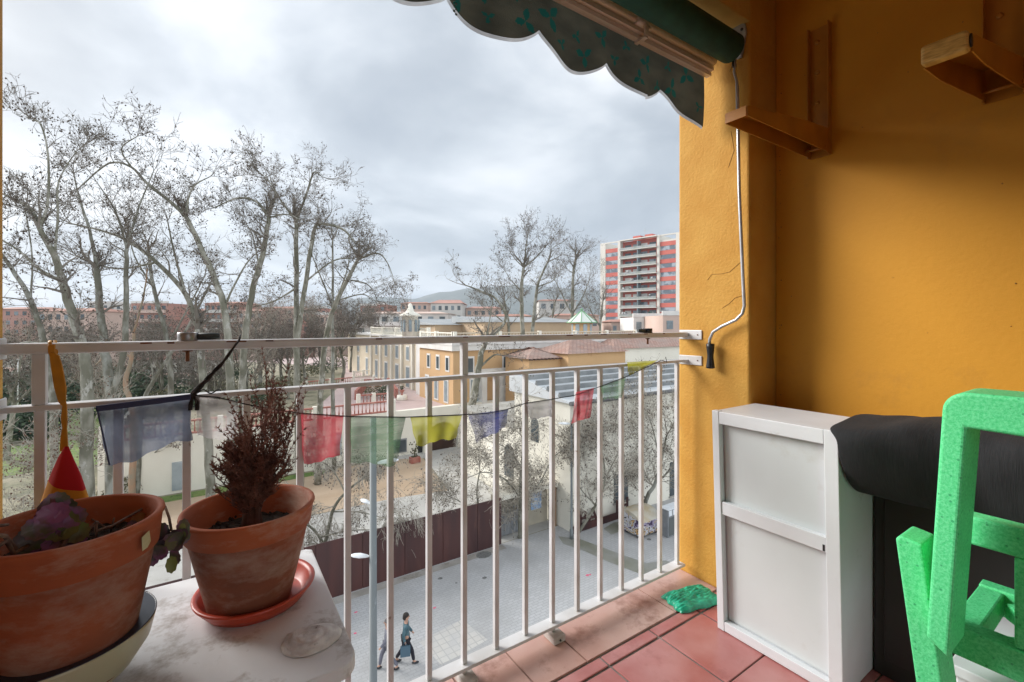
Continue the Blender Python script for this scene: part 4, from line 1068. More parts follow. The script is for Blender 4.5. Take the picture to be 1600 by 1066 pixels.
def vwin(side, u, z, w, h, mt=None, arched=False):
    # side 'L': on plane X ; 'F': on plane Y
    m = MB(); e = .05
    if side == 'L': m.box(VX-e, VX-.002, u-w/2-.16, u+w/2+.16, z-.16, z+h+.2)
    elif side == 'C': m.box(VX+1.2-e, VX+1.198, u-w/2-.16, u+w/2+.16, z-.16, z+h+.2)
    else: m.box(u-w/2-.16, u+w/2+.16, VY-e, VY-.002, z-.16, z+h+.2)
    p = m.build('window', M['whitetrim'], vl)
    m = MB()
    if side == 'L': m.box(VX-e-.02, VX-e-.001, u-w/2, u+w/2, z, z+h)
    elif side == 'C': m.box(VX+1.2-e-.02, VX+1.2-e-.001, u-w/2, u+w/2, z, z+h)
    else: m.box(u-w/2, u+w/2, VY-e-.02, VY-e-.001, z, z+h)
    m.build('pane', mt or M['glass'], p)
for y in (41.9, 44.2, 46.6): vwin('L', y, -4.7, .6, 1.25)
for y in (42.2, 44.6, 47.0): vwin('L', y, T+.4, .75, 2.1, M['shutter'])
for k, y in enumerate((52.5, 56, 60, 64.5, 69, 74, 79)):
    vwin('C', y, -4.6, .95, 1.6, M['shutter']); vwin('C', y, T+.2, 1.1, 2.5, M['shutter'] if k else M['glass'])
for y in (54.2, 58, 62, 66.8, 71.5): m = MB(); m.box(VX+.95, VX+1.197, y-.22, y+.22, T+.01, VE+.29); m.build('pilaster', M['cream'], vl)
for x in (22.0, 26.5, 31.5, 36.5, 41.5): vwin('F', x, -4.9, .8, 1.4)
for x in (22.6, 27, 32): vwin('F', x, T+.4, .85, 2.2, M['shutter'])
# roof balustrade and roof volumes
def vbal(a, b, lb, mt): balustrade(a, b, .95, lb, mt, z=VE+.252 if False else VE+.56, step=.42, pr=.09)
balustrade((VX+.2,VY+.1),(46.8,VY+.1),.95,'pale balustrade along the front roof edge of the orange villa wing',M['cream2'],z=VE+.252,step=.4,pr=.09)
balustrade((VX+.2,VY+.3),(VX+.2,49.1),.95,'pale balustrade along the left roof edge of the orange villa wing',M['cream'],z=VE+.252,step=.4,pr=.09)
balustrade((VX+1.4,49.9),(VX+1.4,72),1.0,'pale balustrade along the roof edge of the cream villa wing',M['cream'],z=VE+.552,step=.45,pr=.1)
m = MB(); m.box(VX+5, VX+14, 56, 66, VE+.553, VE+2.0); m.box(VX+9, 46, 50, 58, VE+.553, VE+2.35)
m.build('roof_storey', mat('tan_render', (.46,.34,.22,1), .9, (.38,.28,.19,1), .4), vl)
m = MB(); m.add([(VX+4.6,55.6,VE+2.01),(VX+14.3,55.6,VE+2.01),(VX+14.3,66.3,VE+2.9),(VX+4.6,66.3,VE+2.9),(VX+4.6,66.3,VE+2.01),(VX+14.3,66.3,VE+2.01)], [(0,1,2,3),(0,3,4),(1,5,2),(2,5,4,3)])
m.add([(VX+8.6,49.6,VE+2.36),(46.4,49.6,VE+2.36),(46.4,58.4,VE+3.2),(VX+8.6,58.4,VE+3.2),(VX+8.6,58.4,VE+2.36),(46.4,58.4,VE+2.36)], [(0,1,2,3),(0,3,4),(1,5,2),(2,5,4,3)])
m.build('grey_roof', grf, vl)
m = MB(); m.box(23.1, 23.7, 39.95, VY-.001, T+.01, -5.05); m.box(25.3, 26.1, 39.95, VY-.001, T+.01, -5.05); m.box(22.95, 26.25, 39.85, VY-.001, -5.049, -4.65); m.build('portico', M['whitetrim'], vl)
# small cream turret on the villa roof
c = onY(641, 520, 53); m = MB(); m.lathe([(1.0,-.9),(1.0,1.6),(1.35,1.62),(1.35,1.75),(.5,2.2),(.2,3.1),(.02,3.2)], (c.x, c.y, VE+.56+.9), 8); tur = m.build('turret', M['cream'], vl)
m = MB()
for k in range(8):
    a = R(45*k+22.5); m.box(c.x+.93*math.cos(a)-.16, c.x+.93*math.cos(a)+.16, c.y+.93*math.sin(a)-.16, c.y+.93*math.sin(a)+.16, VE+1.2, VE+2.6)
m.build('opening', M['shutter'], tur)
# octagonal lookout with striped green and white roof
c = onY(909, 522, 44); c.z = VE+.252; oc = thing('octagonal_lookout', c, 'small octagonal orange lookout with a green and white pointed roof on the villa', 'turret')
m = MB(); m.lathe([(1.35,0.001),(1.35,2.05)], c, 8); m.build('walls', M['orange'], oc)
m = MB()
for k in range(8):
    a = R(45*k+22.5); ax, ay = math.cos(a), math.sin(a)
    m.obox((c.x+ax*1.26-ay*.26, c.y+ay*1.26+ax*.26, c.z+1.2), (c.x+ax*1.26+ay*.26, c.y+ay*1.26-ax*.26, c.z+1.2), .1, 1.3)
m.build('windows', mat('grey_blue_pane', (.30,.35,.38,1), .4), oc)
m = MB(); n = 8
for k in range(8):
    a0, a1 = R(45*k), R(45*k+45)
    m.mi = 0
    P0, P1 = V((c.x+1.95*math.cos(a0), c.y+1.95*math.sin(a0), c.z+2.06)), V((c.x+1.95*math.cos(a1), c.y+1.95*math.sin(a1), c.z+2.06)); Tp = V((c.x, c.y, c.z+3.65))
    m.quad(P0, P1, Tp); m.quad(P1, P0, V((c.x,c.y,c.z+2.055)))
    m.mi = 1; m.tube([P0, (P0+Tp)/2+V((0,0,.02)), Tp], .055, 5); m.tube([P0, P1], .05, 5)
m.ball(Tp+V((0,0,.1)), .14, 5)
m.build('roof', [mat('white_roof', (.62,.66,.60,1), .6), mat('green_ridge', (.16,.36,.18,1), .6)], oc)

# orange outbuilding with tiled hip roof in front of the villa
M['tiles'] = brick_mat('roof_tiles', (.36,.20,.15,1), (.46,.30,.24,1), (.20,.12,.10,1), .5, .28, .05, big=(.30,.24,.21,1), bigscale=.5, bump=.8)
ob = thing('outbuilding', (38, 34, G), 'orange walled outbuilding with a clay tile hip roof beyond the hall', 'building')
def hip(x0, x1, y0, y1, z, h, ov=.35):
    x0 -= ov; x1 += ov; y0 -= ov; y1 += ov; d = (y1-y0)/2
    return [(x0,y0,z),(x1,y0,z),(x1,y1,z),(x0,y1,z),(x0+d,(y0+y1)/2,z+h),(x1-d,(y0+y1)/2,z+h)], [(0,1,5,4),(1,2,5),(2,3,4,5),(3,0,4),(3,2,1,0)]
a_ = onY(888, 560, 34.0); b2 = onY(977, 560, 34.0)
m = MB(); m.box(a_.x, b2.x, 34.0, 39.5, G+.003, -2.95); m.build('wall', M['orange'], ob)
m = MB(); m.add(*hip(a_.x, b2.x, 34.0, 39.5, -2.949, 1.25)); m.build('roof', M['tiles'], ob)
m = MB(); m.box(a_.x-3.9, a_.x-.01, 35.2, 39.3, G+.003, -3.35); m.build('wall', M['orange'], ob)
m = MB(); m.add(*hip(a_.x-3.9, a_.x-.4, 35.2, 39.3, -3.349, 1.0)); m.build('roof', M['tiles'], ob)
m = MB()
for k in range(9): x = a_.x-3.9+.45*k; m.box(x, x+.12, 34.7, 35.19, -3.5, -3.352)
m.build('rafter', mat('dark_rafter', (.10,.06,.05,1), .8), ob)
o2 = thing('tiled_house', (50, 34, G), 'cream house with a low reddish tile roof at the right beyond the hall roof', 'building')
m = MB(); m.box(b2.x+1.5, b2.x+16, 37, 46, G+.003, -2.9); m.build('wall', M['cream'], o2)
m = MB(); m.add(*hip(b2.x+1.5, b2.x+16, 37, 46, -2.899, 1.9)); m.build('roof', M['tiles'], o2)
# arched white portal at the far end of the terrace
c = onz(576, 575, T); pt = thing('arched_portal', c, 'small cream arched portal in white walls at the far end of the terrace', 'portal')
ux = RV; s = c.dot(DV)/F
m = MB(); m.prism([c+ux*(a*s)+V((0,0,b*s)) for a, b in [(-10,0),(10,0),(10,18)]+[(10*math.cos(R(q)), 18+10*math.sin(R(q))) for q in range(15,166,15)]+[(-10,18)]], DV*.8); m.build('arch', M['cream2'], pt)
m = MB(); m.prism([c-DV*.05+ux*(a*s)+V((0,0,b*s)) for a, b in [(-7,0),(7,0),(7,16)]+[(7*math.cos(R(q)), 16+7*math.sin(R(q))) for q in range(15,166,15)]+[(-7,16)]], DV*.048); m.build('niche', M['whitetrim'], pt)
m = MB(); m.box(0,0,0,0,0,0); m = MB(); m.prism([c-DV*.1+ux*(a*s)+V((0,0,b*s)) for a, b in [(-4.5,0),(4.5,0),(4.5,6)]+[(4.5*math.cos(R(q)), 6+4.5*math.sin(R(q))) for q in range(15,166,15)]+[(-4.5,6)]], DV*.048); m.build('doorway', M['redbal'], pt)
m = MB(); 
for a, b in ((-26,-10.1),(10.1,19)): m.prism([c+DV*.2+ux*(a*s)+V((0,0,0)), c+DV*.2+ux*(b*s), c+DV*.2+ux*(b*s)+V((0,0,20*s)), c+DV*.2+ux*(a*s)+V((0,0,20*s))], DV*.3)
m.build('flank_wall', M['whitetrim'], pt)
# ================= CITY =================
M['brickred'] = mat('red_brick', (.42,.235,.19,1), .9, (.35,.19,.155,1), .2)
M['pinkwall'] = mat('pinkish_render', (.55,.42,.36,1), .9, (.48,.36,.30,1), .2)
M['greywall'] = mat('pale_grey_render', (.55,.54,.51,1), .9, (.47,.46,.43,1), .2)
M['redtile'] = mat('far_red_tiles', (.33,.16,.12,1), .9, (.40,.22,.17,1), .5)
def block(px0, px1, ytop, t, label, wallm, roofm=None, rows=3, cols=6, depth=14, yroof=4, ybot=None, band=None, group='far city buildings', ang=0, cat='building'):
    "a far building: facade facing the balcony"
    a = at(px0, ytop, t); b = at(px1, ytop, t); W = (b-a).length; H = a.z-G
    ux = Matrix.Rotation(ang, 3, 'Z') @ RV; dv = Matrix.Rotation(ang, 3, 'Z') @ DV
    o = V((a.x, a.y, G)); th = thing('city_building', o, label, cat, group)
    def bx(name, u0, u1, v0, v1, z0, z1, mt, par=th):
        m = MB(); vs = []
        for z in (z0, z1):
            for u, v in ((u0,v0),(u1,v0),(u1,v1),(u0,v1)): p = o+ux*u+dv*v; vs.append((p.x, p.y, z))
        m.add(vs, [(0,3,2,1),(4,5,6,7),(0,1,5,4),(1,2,6,5),(2,3,7,6),(3,0,4,7)]); return m.build(name, mt, par)
    bx('wall', 0, W, 0, depth, G+.01, a.z, wallm)
    if roofm:
        m = MB(); h = yroof*t/F; vs = []
        for u, v, z in ((-.4,-.4,0),(W+.4,-.4,0),(W+.4,depth+.4,0),(-.4,depth+.4,0),(W*.15,depth/2,h),(W*.85,depth/2,h)):
            p = o+ux*u+dv*v; vs.append((p.x, p.y, a.z+.01+z))
        m.add(vs, [(0,1,5,4),(1,2,5),(2,3,4,5),(3,0,4),(3,2,1,0)]); m.build('roof', roofm, th)
    else:
        bx('parapet', -.1, W+.1, -.1, .35, a.z+.005, a.z+.7, M['whitetrim'])
    fh = 3.0
    for r_ in range(rows):
        z1 = a.z-.8-r_*fh
        if band: bx('balcony', .5, W-.5, -1.0, -.01, z1-2.4, z1-1.35, band)
        for c_ in range(cols):
            u = W*(c_+.5)/cols; bx('window', u-W/cols*.24, u+W/cols*.24, -.06, -.003, z1-1.3, z1, M['glass'] if (r_+c_)%3 else M['shutter'])
    return th
block(556,700,490,118,'long pale apartment block with banded balconies left of the villa turret',M['greywall'],M['pinkwall'],3,8,16,4,band=M['whitetrim'])
block(563,588,478,150,'plain red brick block showing over the left end of the banded apartment block',M['brickred'],None,2,2)
block(589,604,476,155,'narrow red brick block beside the larger red one',M['brickred'],None,1,1)
block(626,668,474,160,'pinkish block with roof antennas behind the banded apartment block',M['pinkwall'],M['redtile'],2,5,12,3)
block(673,722,474,140,'long dark red roofed building right of the antennas',M['greywall'],M['brickred'],2,5,14,7)
block(484,510,482,150,'red brick block seen between the trunks, left of centre',M['brickred'],None,2,3)
block(465,490,490,130,'lower red brick block left of the square red one',M['brickred'],None,2,3)
block(492,516,492,125,'pale cream block with a stepped roof in front of the red brick block',M['pinkwall'],None,2,3)
block(405,466,482,170,'long pink roofed block behind the tree trunks at left of centre',M['pinkwall'],M['redtile'],2,7)
block(320,372,474,150,'reddish balconied block behind the left trees',M['brickred'],M['redtile'],3,6,band=M['greywall'])
block(372,410,486,140,'cream block right of the balconied reddish one',M['pinkwall'],M['redtile'],2,4)
block(205,262,474,150,'red brick block with orange patches behind the left trees',M['brickred'],None,3,5,band=M['pinkwall'])
block(262,318,486,165,'pink block behind the left trees near the clamp',M['pinkwall'],M['redtile'],2,6)
block(140,200,474,170,'pale block with flat white roof behind the left trees',M['greywall'],None,2,6)
block(60,135,486,110,'pinkish block with green and white windows at far left',M['pinkwall'],M['redtile'],3,6,yroof=6)
block(-20,58,483,150,'red brick block at the far left edge',M['brickred'],M['redtile'],3,6)
block(770,830,494,95,'long beige building with brown roof behind the villa balustrade',M['pinkwall'],M['redtile'],1,5)
block(842,900,470,120,'large pale grey blind wall behind the middle trees',M['greywall'],M['redtile'],1,4)
block(728,782,482,150,'dull brown roofed block behind the leaning tree',M['pinkwall'],M['brickred'],2,5)
block(868,936,493,90,'low building with red roof behind the lookout',M['pinkwall'],M['redtile'],1,5)
bl = block(990,1040,496,80,'low white block with a glazed bay under the tall tower block',M['whitetrim'],None,1,3,10)
block(1036,1078,493,70,'pinkish flat roofed house just left of the pillar',M['pinkwall'],None,1,2,10)
block(955,1000,503,95,'brownish house with a chimney under the tall tower block',M['pinkwall'],M['redtile'],1,4,10)
# antennas
def antenna(px, y0, y1, t, label):
    a, b = at(px, y0, t), at(px, y1, t); m = MB(); m.tube([a, b], .07, 5)
    for k, w in ((0,1.1),(.12,.9),(.24,.7)):
        c = b+(a-b)*k; m.tube([c-RV*w, c+RV*w], .05, 4)
    tag(m.build('antenna', M['steel']), label, 'antenna', 'roof antennas')
antenna(631, 475, 449, 165, 'left one of two tall roof antennas on the skyline'); antenna(642, 475, 453, 165, 'right one of two tall roof antennas on the skyline')

# tower block
tl_, tr_ = at(938, 381, 200), at(1090, 381, 169.5)
tl_.z = 35.2; tr_.z = 35.2; ux = (tr_-tl_); ux.z = 0; Wt = ux.length; ux.normalize(); dv = V((-ux.y, ux.x, 0))
if dv.dot(DV) < 0: dv = -dv
o = V((tl_.x, tl_.y, G)); tb = thing('tower_block', o, 'tall red and white apartment tower left of the pillar', 'building')
M['towerwhite'] = mat('tower_cream', (.62,.60,.55,1), .85, (.55,.53,.48,1), .1); M['towerred'] = mat('tower_red', (.50,.14,.11,1), .85, (.44,.12,.10,1), .2)
M['towerglass'] = mat('tower_windows', (.32,.36,.40,1), .3, (.12,.15,.18,1), .35, lo=.45, hi=.55)
def tbx(name, u0, u1, v0, v1, z0, z1, mt, par=tb):
    m = MB(); vs = []
    for z in (z0, z1):
        for u, v in ((u0,v0),(u1,v0),(u1,v1),(u0,v1)): p = o+ux*u+dv*v; vs.append((p.x, p.y, z))
    m.add(vs, [(0,3,2,1),(4,5,6,7),(0,1,5,4),(1,2,6,5),(2,3,7,6),(3,0,4,7)]); return m.build(name, mt, par)
ZTt = 35.2
def U(px):   # facade coordinate under photo column px
    s = (px-CX)/F; a2 = DV+RV*s; # o+ux*u = a2*t
    det = ux.x*(-a2.y)+a2.x*ux.y; return (-o.x*(-a2.y)-a2.x*o.y)/det if False else ((a2.x*o.y-a2.y*o.x)/(ux.x*a2.y-ux.y*a2.x))
uA, uB, uC, uD, uE = U(946), U(966), U(970), U(1027), U(1031); uF, uG = U(1056), Wt
tbx('shell', 0, uA-.01, 0, 14, G+.01, ZTt, M['towerwhite']); tbx('shell', uF+.01, Wt, 0, 14, G+.01, ZTt, M['towerwhite'])
tbx('shell', uB, uC, -.4, 14, G+.01, ZTt, M['towerwhite']); tbx('shell', uD, uE, -.4, 14, G+.01, ZTt, M['towerwhite'])
tbx('core', uA, uB-.01, .3, 13.8, G+.01, ZTt-3.4, M['towerwhite']); tbx('core', uE+.01, uF, .3, 13.8, G+.01, ZTt-2.2, M['towerwhite'])
tbx('core', uC+.01, uD-.01, 1.7, 13.8, G+.01, ZTt-.6, M['towerred'])
tbx('roof_beam', uA, uB-.01, 0, .6, ZTt-.5, ZTt, M['towerwhite']); tbx('roof_beam', uE+.01, uF, 0, .6, ZTt-.5, ZTt, M['towerwhite']); tbx('roof_beam', uC+.01, uD-.01, -1.0, 1.6, ZTt-.45, ZTt-.02, M['towerwhite'])
fh = 3.45; rr = random.Random(8)
for k in range(12):
    z = ZTt-4.4-k*fh
    for (a, b) in ((uA, uB-.02), (uE+.02, uF)):
        tbx('red_band', a, b, .1, .29, z-.2, z+1.5, M['towerred'])
        w = tbx('window', a+.3, b-.3, .18, .298, z-1.9, z-.25, M['towerglass'])
    tbx('balcony', uC+.02, uD-.02, -1.1, 1.69, z-.25, z-.02, M['towerwhite'])
    tbx('balcony_railing', uC+.02, uD-.02, -1.1, -1.04, z-.019, z+.95, mat('railing_grey', (.30,.32,.33,1), .6, (.22,.25,.22,1), .5) if k == 0 else bpy.data.materials['railing_grey'])
    mid = (uC+uD)/2
    tbx('balcony_divider', mid-.15, mid+.15, -1.0, 1.68, z-.018, z+fh-.26, M['shutter'])
    for q in range(4):
        u0 = uC+.8+(uD-uC-1.6)*q/4; tbx('window', u0+.3, u0+(uD-uC)/4-1.0, 1.6, 1.698, z+.1, z+2.3, rr.choice([M['towerglass'], M['glass'], M['shutter'], M['whitetrim']]))
m = MB()
for k in range(14):
    u = uC+rr.uniform(.5, uD-uC-.5); z = ZTt-4.4-rr.randint(0,10)*fh; p = o+ux*u-dv*.9; m.box(p.x-.5, p.x+.5, p.y-.3, p.y+.3, z+.955, z+1.7)
m.build('laundry', mat('mixed_laundry', (.5,.5,.5,1), .9, (.05,.09,.08,1), .6, lo=.45, hi=.55), tb)
tbx('awning', uC+.1, uC+7, -1.5, -1.11, ZTt-4.4-9*fh-.4, ZTt-4.4-9*fh+2.0, mat('green_awning', (.02,.28,.16,1), .8))
tbx('roof_house', uC+4, uC+7.5, 3, 7, ZTt-.59, ZTt+1.6, M['towerred']); tbx('roof_house', uD-7, uD-3.8, 3, 7, ZTt-.59, ZTt+1.6, M['towerred'])
p = o+ux*(uC+9)+dv*4; m = MB(); m.tube([(p.x,p.y,ZTt-.6),(p.x,p.y,ZTt+4.5)], .08, 5); m.tube([(p.x-1,p.y,ZTt+3.5),(p.x+1,p.y,ZTt+3.5)], .06, 4); m.build('mast', M['steel'], tb)

# hills
hm = MB(); NXh, NYh = 90, 14; rr = random.Random(4)
prof = [(-200,14),(300,16),(520,20),(590,33),(640,45),(700,50),(760,46),(800,58),(850,68),(900,72),(1000,62),(1100,52),(1300,40),(1700,25)]
def hgt(px):
    for (a, ha), (b, hb) in zip(prof[:-1], prof[1:]):
        if a <= px <= b: 
            u = (px-a)/(b-a); u = u*u*(3-2*u); return ha+(hb-ha)*u
    return 15
D0 = 4200.0
for i in range(NXh+1):
    px = -200+1900*i/NXh
    for j in range(NYh+1):
        v = j/NYh; t = D0*(.72+.5*v); z = hgt(px+120*math.sin(v*3))*D0/F*math.sin(min(1, v*1.15)*math.pi*.5 if v < .87 else math.pi*.5*(1-(v-.87)*2))
        p = at(px, CY, t); z += 26*noise.noise(V((p.x*.002, p.y*.002, 3)))*min(1, v*3)+10*noise.noise(V((p.x*.009, p.y*.009, 5)))*min(1, v*3)
        hm.v.append((p.x, p.y, G+z*.98-6))
for i in range(NXh):
    for j in range(NYh):
        k = i*(NYh+1)+j; hm.f.append((k, k+NYh+1, k+NYh+2, k+1)); hm.m.append(0); hm.sm.append(True)
struct(hm.build('hills', mat('wooded_hill', (.045,.06,.035,1), .95, (.085,.09,.06,1), .01, detail=8, dirt=(.14,.13,.10,1), dscale=.006, dlo=.6, dhi=.7)))
# haze
m = MB(); m.box(-6200, 6200, -62, 7200, G-1.2, 560); hz = m.build('haze', None if False else bpy.data.materials.new('haze_air'))
hz['kind'] = 'stuff'
hm_ = bpy.data.materials['haze_air']; hm_.use_nodes = True; nt = hm_.node_tree; nt.nodes.remove(nt.nodes['Principled BSDF'])
pv = nt.nodes.new('ShaderNodeVolumePrincipled'); pv.inputs['Color'].default_value = (.74,.84,.97,1); pv.inputs['Density'].default_value = HAZE; pv.inputs['Anisotropy'].default_value = .2
nt.links.new(pv.outputs[0], nt.nodes['Material Output'].inputs['Volume'])

# ================= TREES =================
bark = [mat('plane_bark', (.25,.24,.195,1), .9, (.13,.125,.09,1), 1.6, detail=3, lo=.42, hi=.56, dirt=(.34,.33,.29,1), dscale=2.6, dlo=.55, dhi=.6, stretch=(1,1,.5), bump=.4, bscale=12),
        mat('plane_bark_pale', (.27,.27,.235,1), .9, (.13,.125,.095,1), 2.2, detail=3, lo=.42, hi=.56, stretch=(1,1,.5)),
        mat('plane_bark_warm', (.35,.22,.14,1), .9, (.26,.23,.17,1), 1.5)]
twig = [mat('twig', (.17,.15,.125,1), .9), mat('pale_twig', (.33,.30,.25,1), .9)]
seedm = [mat('seed_ball', (.075,.055,.042,1), .9), mat('seed_ball_brown', (.13,.07,.045,1), .9)]
class TreeGen:
    def __init__(s, seed, tw=.0, seedr=.045, dens=1.0, droop=.0, maxlev=3, pale=0):
        s.r = random.Random(seed); s.crown = MB(); s.seedr = seedr; s.dens = dens; s.droop = droop; s.maxlev = maxlev; s.sp = .20; s.tr = MB()
    def branch(s, p, d, L, r, lev):
        rr = s.r; n = max(3, min(7, int(L/.35)+2)); pts = [p.copy()]; rad = [r]
        for i in range(n):
            d = (d+V((rr.gauss(0,.16), rr.gauss(0,.16), rr.gauss(.05-s.droop*lev*.5,.13)))).normalized()
            p = p+d*(L/n); pts.append(p.copy()); rad.append(max(.0075, r*(1-.75*(i+1)/n)))
        (s.crown).mi = 0
        s.crown.tube(pts, rad, 3 if lev >= 1 else 5, cap=False)
        if lev >= s.maxlev:
            s.crown.mi = 1
            for i in (n-1, n):
                if rr.random() < s.sp:
                    q = pts[i]+V((rr.gauss(0,.05), rr.gauss(0,.05), -rr.uniform(.02,.16))); s.crown.octa(q, s.seedr*rr.uniform(.55,1.0))
            return
        k = {0:5, 1:4.2, 2:3.4}[lev]*s.dens
        k = int(k)+(rr.random() < k-int(k))
        for q in range(k):
            i = rr.randint(1, n); dd = (pts[i]-pts[i-1]).normalized()
            e = (dd*.7+V((rr.gauss(0,.62), rr.gauss(0,.62), rr.gauss(.12-s.droop*lev,.4)))).normalized()
            s.branch(pts[i], e, L*rr.uniform(.42,.72), rad[i]*.62, lev+1)
    def limb(s, pts, r0, r1, sprout=1.0, start=.35, L=2.0, lev=0, bm=0):
        "main limb through pts; sprouts side branches after fraction start"
        P = [V(p) for p in pts]; Q = []
        m = len(P)
        for i in range(m-1):                                   # Catmull-Rom smoothing
            a, b, c, d = P[max(i-1,0)], P[i], P[i+1], P[min(i+2,m-1)]
            for k in range(5):
                t = k/5; Q.append(.5*((2*b)+(c-a)*t+(2*a-5*b+4*c-d)*t*t+(-a+3*b-3*c+d)*t**3))
        Q.append(P[-1]); n = len(Q); rad = [r0+(r1-r0)*i/(n-1) for i in range(n)]
        for i in range(n): Q[i] = Q[i]+V((s.r.gauss(0,1), s.r.gauss(0,1), 0))*rad[i]*.12
        s.tr.mi = bm; s.tr.tube(Q, rad, 9 if r0 > .08 else 6, cap=True)
        tot = sum((Q[i+1]-Q[i]).length for i in range(n-1)); num = int(tot*1.15*sprout*s.dens*(1-start))+1
        for k in range(num):
            i = min(n-1, int((start+(1-start)*s.r.random())*n)); d = (Q[min(i+1,n-1)]-Q[max(i-1,0)]).normalized()
            e = (d*.45+V((s.r.gauss(0,.7), s.r.gauss(0,.7), s.r.gauss(.25,.35)))).normalized()
            s.branch(Q[i], e, L*s.r.uniform(.5,1.1)*(1.1-.4*i/n), max(.018, rad[i]*.45), lev)
        d = (Q[-1]-Q[-2]).normalized()
        for k in range(3): s.branch(Q[-1], (d+V((s.r.gauss(0,.35), s.r.gauss(0,.35), s.r.gauss(.1,.3)))).normalized(), L*s.r.uniform(.6,1), max(.016, r1*.8), lev)
    def build(s, label, base, cat='tree', group='bare plane trees', tw=0, sd=0, name='plane_tree', bk=None):
        t = thing(name, base, label, cat, group)
        a = s.tr.build('trunk', bk or bark, t); b = s.crown.build('crown', [twig[tw], seedm[sd]], t, smooth=False)
        return t
def traced(seed, t, base_px, limbs, label, pale=0, L=2.0, dens=1.0, dt=None, twi=0, sd=0, seedr=.045, droop=0, maxlev=3, group='bare plane trees in the park'):
    g = TreeGen(seed, seedr=seedr, dens=dens, droop=droop, maxlev=maxlev)
    if 30 <= seed < 40: g.sp = .26
    rr = random.Random(seed+50)
    nodes = {}
    for (pts, r0, r1, start) in limbs:
        if seed < 5: pts = [(a, b if b > 400 else b+(400-b)*.22) for a, b in pts]
        out = []; tt = None
        drift = rr.uniform(-.9, .9)*(dt or 1)
        for i, (px, y) in enumerate(pts):
            if (px, y) in nodes: tt = nodes[(px, y)]
            elif tt is None: tt = t
            else: tt = tt+drift*.35+rr.uniform(-.15,.15)
            nodes[(px, y)] = tt
            if (px, y) == pts[0] and y > 600 and not g.tr.v:
                tt = t; nodes[(px, y)] = t
                p = at(px, CY+12*F/t, t)
            else: p = at(px, y, tt)
            out.append(p)
        g.limb(out, r0, r1, 1.0, start, L, 0, pale)
    px, y = limbs[0][0][0]
    return g.build(label, at(px, CY+12*F/t, t), tw=twi, sd=sd, group=group)
traced(1, 20, 0, [([(140,912),(137,780),(135,620),(132,556),(112,490),(97,440),(85,400),(62,345)],.27,.09,.45), ([(62,345),(50,310),(20,285),(-20,262)],.07,.03,.1), ([(62,345),(75,290),(75,200),(65,140),(50,125)],.06,.02,.2), ([(97,440),(60,420),(30,390),(-20,350)],.08,.03,.1), ([(85,400),(90,330),(92,250),(120,190)],.06,.02,.2)], 'tall plane tree leaning left beside the left pillar, its trunk scarred by a knot', L=1.6, dens=0.90)
traced(2, 24, 0, [([(176,867),(176,700),(174,620),(166,560),(157,490),(152,420)],.33,.14,.6), ([(152,420),(140,350),(125,290),(115,235)],.10,.03,.2), ([(174,620),(192,560),(197,500),(197,440),(198,385)],.17,.09,.4), ([(198,385),(180,310),(150,250)],.07,.02,.1), ([(198,385),(215,310),(240,230)],.07,.02,.1)], 'pale forked plane tree with the thickest trunk, behind the navy flag', pale=1, L=2.0, dens=0.85)
traced(3, 26, 0, [([(330,840),(325,700),(318,600),(310,515)],.26,.17,.7), ([(310,515),(290,460),(245,410),(200,370),(160,350),(110,335)],.16,.04,.15), ([(290,460),(270,380),(262,330)],.07,.03,.2), ([(245,410),(180,420),(120,400)],.06,.03,.2)], 'plane tree with one long limb arching low to the left', L=2.1, dens=0.85)
traced(4, 23, 0, [([(365,885),(362,700),(358,560),(350,480),(320,400),(290,320)],.24,.11,.55), ([(290,320),(265,290),(230,255),(205,222),(170,215),(125,262)],.10,.03,.25), ([(205,222),(190,185),(215,160)],.05,.02,.1), ([(290,320),(300,265),(330,240)],.06,.02,.2), ([(350,480),(380,420),(400,395)],.06,.02,.3)], 'tall plane tree whose dark top bends over to the left against the sky', L=1.6, dens=0.90)
traced(5, 28, 0, [([(378,810),(378,650),(382,540),(392,465),(410,400),(420,340)],.24,.12,.6), ([(420,340),(400,315),(370,310),(335,325)],.09,.03,.1), ([(420,340),(430,300),(412,275)],.06,.03,.1), ([(420,340),(450,335),(470,345)],.05,.02,.1), ([(405,418),(395,370),(385,350)],.05,.02,.1)], 'slim dark plane tree with a dense tuft of twigs at its tip', L=1.9, dens=1.00)
traced(6, 30, 0, [([(470,790),(466,650),(463,540),(463,450),(463,345)],.25,.13,.6), ([(463,345),(440,315),(425,288)],.09,.03,.1), ([(463,345),(480,300),(490,270),(503,276)],.09,.03,.1), ([(463,540),(478,440),(490,365),(500,350),(535,358),(555,380)],.17,.05,.3), ([(478,440),(520,408),(550,404)],.07,.03,.2), ([(463,450),(430,470),(395,480)],.07,.03,.1)], 'plane tree with two near parallel upright stems left of the centre', L=1.9, dens=0.95)
traced(7, 34, 0, [([(497,755),(500,640),(510,525),(527,470),(560,405)],.26,.12,.55), ([(560,405),(590,396),(606,412),(616,440)],.08,.02,.1), ([(560,405),(545,375),(552,362)],.07,.03,.1), ([(543,437),(575,445),(590,470)],.06,.02,.1), ([(527,470),(565,460),(585,470)],.06,.02,.1)], 'rightmost plane tree of the left row, its drooping branch reaching over the skyline', L=2.0, dens=0.90, droop=.12)
traced(8, 37, 0, [([(522,740),(520,600),(520,480),(520,375)],.20,.06,.45), ([(520,480),(500,430),(488,400)],.07,.03,.1), ([(520,480),(540,430),(548,390)],.07,.03,.1)], 'pale slender plane tree standing behind the rightmost one of the left row', pale=1, L=2.2, dens=0.70)
